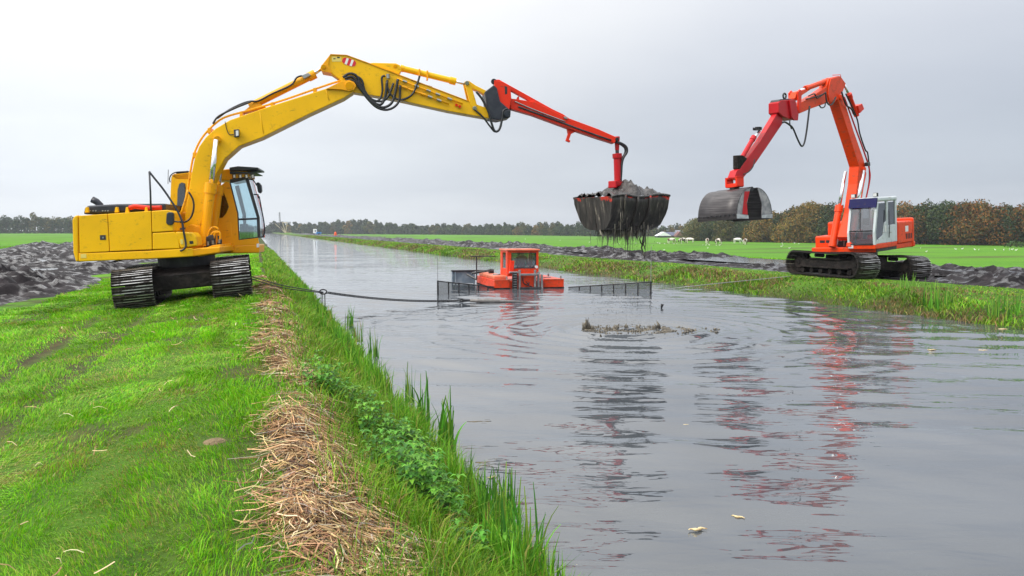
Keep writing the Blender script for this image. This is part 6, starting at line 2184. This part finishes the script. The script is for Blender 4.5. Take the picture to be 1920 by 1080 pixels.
def farm():
    d = 430
    s = d / F
    X = lambda px: (px - 960) * s
    z = -1.2
    red = mat('red_tile_roof', (.16, .07, .06), .8); slate = mat('blue_slate_roof', (.07, .08, .14), .6); greyr = mat('grey_sheet_roof', (.20, .21, .26), .6)
    brick = mat('farm_brick', (.16, .09, .07), .85); white = mat('farm_white', (.78, .79, .82), .5)

    def gable(name, label, x0, x1, dep, hw, hr, wallm, roofm, axis='x', wins=0, dd=0):
        xa, xb = X(x0), X(x1)
        e = thing(name, ((xa + xb) / 2, d + dd, z), label, 'building')
        w = (xb - xa) / 2
        b = MB(); b.box(-w, w, -dep / 2, dep / 2, -.2, hw); wo = b.build('wall', wallm, e, (0, 0, 0))
        o_ = .3
        r = MB()
        if axis == 'x':
            r.prism([(-w - o_, -dep / 2 - o_, hw), (-w - o_, 0, hr), (-w - o_, dep / 2 + o_, hw)], (2 * w + 2 * o_, 0, 0))
        else:
            r.prism([(-w - o_, -dep / 2 - o_, hw), (0, -dep / 2 - o_, hr), (w + o_, -dep / 2 - o_, hw)], (0, dep + 2 * o_, 0))
        r.build('roof', roofm, e, (0, 0, 0))
        for k in range(wins):
            xx = -w + (k + .5) * 2 * w / wins
            b = MB(); b.box(xx - .5, xx + .5, -dep / 2 - .04, -dep / 2 + .02, hw * .3, hw * .75); b.build('window', gl_dark, e, (0, 0, 0))
        return e
    gable('open_barn', 'white roofed open shelter at the left of the distant farm', 1226, 1250, 8, .9, 3.0, blackm, white, 'y', 0, -6)
    gable('barn', 'dark blue roofed barn of the distant farm', 1245, 1268, 9, 1.0, 2.9, brick, slate, 'x', 2, 6)
    gable('farmhouse', 'farmhouse with grey and red roof in the middle of the farm', 1266, 1292, 9, 1.0, 3.9, brick, greyr, 'x', 3)
    gable('lean_to', 'red tiled gable end of the distant farm', 1262, 1274, 7, .9, 3.3, brick, red, 'y', 1, -5)
    gable('shed', 'small white shed at the right of the distant farm', 1299, 1303, 3, 1.7, 2.1, white, greyr, 'y', 0)
    e = thing('silo_tent', (X(1308), d, z), 'pale rounded silo beside the distant farm shed', 'silo')
    b = MB(); b.loft([[(r * math.cos(k * math.pi / 6), r * math.sin(k * math.pi / 6), zz) for k in range(12)] for r, zz in ((1.2, 0), (1.3, 1.8), (1.3, 3.2), (.9, 3.9), (.2, 4.1))]); b.build('tank', mat('pale_silo', (.55, .53, .52), .6), e, (0, 0, 0), smooth=True)
    b = MB(); b.tube([(0, -1.32, .2), (0, -1.32, 3.2)], .06, 5); b.build('pipe', blackm, e, (0, 0, 0))
    e = thing('parked_car', (X(1317), d - 8, z), 'pale car parked right of the distant farm silo', 'car')
    b = MB(); b.prism([(-2.1, -.8, .3), (2.1, -.8, .3), (2.1, -.8, .85), (1.2, -.8, .95), (.7, -.8, 1.4), (-1.1, -.8, 1.4), (-1.7, -.8, .95), (-2.1, -.8, .85)], (0, 1.6, 0)); b.build('body', white, e, (0, 0, 0), bevel=.08)
    b = MB(); b.box(-1.2, .9, -.83, .83, .95, 1.32); b.build('window', gl_dark, e, (0, 0, 0))
    for x in (-1.3, 1.3):
        for y in (-.75, .75):
            b = MB(); disc(b, (x, y, .32), (0, 1, 0), .32, .2, 12); b.build('wheel', rubber, e, (0, 0, 0))


farm()


def cow_meshes():
    def make(head_down):
        hz = (.55 if head_down else 1.35)
        verts = [(0, 0, 1.05), (.55, 0, 1.08), (.85, 0, 1.12), (1.15, 0, 1.0 if head_down else 1.28), (1.35, 0, .6 if head_down else 1.42), (1.55, 0, .3 if head_down else 1.30),
                 (-.55, 0, 1.06), (-.85, 0, 1.12), (-.95, 0, .85), (-.97, 0, .5),
                 (.68, .22, .85), (.70, .22, .42), (.68, .22, .02), (.68, -.22, .85), (.74, -.22, .42), (.76, -.22, .02),
                 (-.72, .22, .85), (-.66, .22, .58), (-.74, .22, .45), (-.72, .22, .02), (-.72, -.22, .85), (-.62, -.22, .58), (-.70, -.22, .45), (-.66, -.22, .02)]
        edges = [(0, 1), (1, 2), (2, 3), (3, 4), (4, 5), (0, 6), (6, 7), (7, 8), (8, 9), (1, 10), (10, 11), (11, 12), (1, 13), (13, 14), (14, 15), (6, 16), (16, 17), (17, 18), (18, 19), (6, 20), (20, 21), (21, 22), (22, 23)]
        rad = [(.34, .38), (.32, .36), (.24, .28), (.16, .18), (.14, .15), (.09, .09), (.31, .35), (.16, .18), .03, .03,
               .14, .07, .06, .14, .07, .06, .15, .09, .07, .06, .15, .09, .07, .06]
        return skin_mesh('cow', verts, edges, rad, 1)
    return make(True), make(False)


def cowmat(name, a, b_, lo):
    return mat(name, a, .8, col2=b_, scale=1.1, lo=lo, hi=lo + .04, detail=1.0)


def cows():
    down, up = cow_meshes()
    mats = {'brown': cowmat('white_brown_hide', (.72, .66, .60), (.16, .06, .04), .50), 'dark': cowmat('dark_pied_hide', (.60, .55, .5), (.05, .03, .03), .42), 'white': cowmat('white_hide', (.75, .73, .70), (.4, .36, .32), .66)}
    spec = [(1258, 457, 20, 'brown', down, 'white and brown cow grazing in front of the farm barn'),
            (1281, 456, 200, 'dark', down, 'small pied cow half hidden left of the wide white cow'),
            (1294, 456, 165, 'brown', down, 'broad white cow with red-brown rear in the middle of the herd'),
            (1326, 458, 70, 'brown', down, 'brown and white cow facing away right of the farm'),
            (1348, 458.5, 110, 'dark', down, 'dark pied cow standing among white birds'),
            (1382, 456.5, 10, 'white', down, 'mostly white cow under the right half of the empty grab'),
            (1397, 459, 60, 'brown', down, 'rightmost white and brown cow of the grazing herd'),
            (1501, 454, 10, 'white', up, 'first white cow from the left at the foot of the wood'),
            (1512, 454, 0, 'white', up, 'second white cow from the left at the foot of the wood'),
            (1520, 454, 180, 'white', down, 'third white cow from the left at the foot of the wood'),
            (1529, 454, 0, 'white', up, 'white cow nearest the orange excavator at the foot of the wood')]
    for px, py, rz, m, me0, lab in spec:
        p = loc_px(px, py)
        me = me0.copy(); me.name = 'cow'; me.materials.clear(); me.materials.append(mats[m])
        o = bpy.data.objects.new('cow', me); COL.objects.link(o)
        o.location = (p.x, p.y, float(zg(*uv_of(p.x, p.y))))
        o.rotation_euler = (0, 0, R(rz)); o.scale = (1.12, 1.12, 1.12)
        tag(o, lab, 'cow', 'cows in the far field')


cows()


def birds():
    verts = [(0, 0, .30), (.22, 0, .32), (.34, 0, .48), (.36, 0, .66), (.46, 0, .68), (-.26, 0, .33), (-.46, 0, .36), (0, .05, .12), (.02, .05, 0), (0, -.05, .12), (.02, -.05, 0)]
    edges = [(0, 1), (1, 2), (2, 3), (3, 4), (0, 5), (5, 6), (0, 7), (7, 8), (0, 9), (9, 10)]
    me = skin_mesh('white_bird', verts, edges, [(.17, .16), (.13, .12), .06, .07, .02, (.13, .11), .03, .02, .02, .02, .02], 1)
    me.materials.append(whitep)
    spots = [(1233, 456), (1237, 457), (1246, 458), (1264, 458), (1269, 457.5), (1278, 458), (1245, 470), (1324, 461), (1330, 460.5), (1343, 461), (1349, 461), (1318, 460), (1327, 466), (1467, 457), (1468, 461), (1490, 457), (1498, 458), (1465, 463),
             (1480, 466), (1726, 466), (1792, 468), (1804, 468), (1828, 470), (1835, 469.5), (1866, 470), (1882, 471), (1893, 470), (1898, 469.5), (1905, 470.5), (1737, 473), (1160, 458), (1192, 457), (1105, 455), (1050, 451), (985, 449), (1020, 447)]
    for i, (px, py) in enumerate(spots):
        p = loc_px(px, py)
        o = bpy.data.objects.new('white_bird', me); COL.objects.link(o)
        o.location = (p.x, p.y, float(zg(*uv_of(p.x, p.y))) - .01); o.rotation_euler = (0, 0, random.uniform(0, 6.28))
        s = random.uniform(.4, .62); o.scale = (s, s, s)
        tag(o, 'small white bird on the far field ' + ('below and left of the loaded grab' if px < 1200 else 'around the grazing cows near the farm' if px < 1400 else 'between the cows and the orange excavator' if px < 1600 else 'right of the orange excavator'), 'bird', 'white birds scattered over the far field')


birds()


# ------------------------------------------------------------------ flotsam
def leaf_litter():
    m = mat('curled_dead_reed_leaf', (.66, .54, .30), .6, col2=(.40, .26, .12), scale=22, lo=.45, hi=.65)
    spec = [(1308, 990, .135, 12, 'larger pale rolled reed piece floating at the bottom middle'), (1384, 967, .10, -30, 'curled brownish reed piece floating above the largest pale one'),
            (1286, 795, .07, 5, 'small pale reed scrap floating beside the grab reflection'), (1085, 1058, .10, 4, 'pale reed piece floating near the bottom left bank'),
            (1018, 1030, .07, 60, 'small pale flower-like scrap beside the bottom reeds'), (922, 893, .09, 40, 'yellowish sprig floating beside the broken stick'),
            (1747, 655, .16, 3, 'left one of two pale scraps floating off the far bank'), (1844, 656, .16, -6, 'right one of two pale scraps floating off the far bank'), (1880, 616, .2, 5, 'pale scrap lying at the far water edge')]
    for px, py, ln, rz, lab in spec:
        p = at_z(px, py, .01)
        b = MB()
        n = 9
        path = [(ln * (k / (n - 1) - .5) * 1.1, .10 * ln * math.sin(k * 1.3), 0) for k in range(n)]
        b.tube(path, [.2 * ln * (math.sin(math.pi * (k + .6) / (n + .2)) ** .7) * (.6 + .6 * random.random()) * .6 for k in range(n)], 8)
        o = b.build('reed_scrap', m, None, None, smooth=True)
        o.location = (p.x, p.y, .002); o.scale = (1, 1, .7); o.rotation_euler = (0, 0, R(rz))
        tag(o, lab, 'plant scrap', 'pieces of reed floating on the canal')
    a, b_ = at_z(862, 882, .12), at_z(918, 914, -.02)
    q = MB(); q.tube([a, a.lerp(b_, .5), b_], [.012, .011, .008], 7)
    o = q.build('stick', blackm, None, a, smooth=True)
    tag(o, 'thin dark stick slanting from the near bank into the water', 'stick')


leaf_litter()
p = at_z(1240, 577, .02)
b = MB(); b.tube([(0, 0, -.02), (.01, 0, .06), (.03, 0, .13)], [.02, .035, .05], 7)
o = b.build('floating_clod', blackm, None, None, smooth=True); o.location = (p.x, p.y, .0)
tag(o, 'dark clod bobbing in the water behind the splash', 'clod')

# ------------------------------------------------------------------ haze over the fields
def haze():
    b = MB(); b.box(-1500, 1500, -1200, 1900, -3, 40)
    m, nt, out = new_mat('haze_air')
    v = N(nt, 'ShaderNodeVolumePrincipled')
    v.inputs['Color'].default_value = (.80, .86, .95, 1); v.inputs['Density'].default_value = .00022
    L(nt, v.outputs[0], out.inputs['Volume'])
    o = b.build('haze', m, None, None)
    o['kind'] = 'stuff'
    o.display_type = 'WIRE'
    return o


haze()
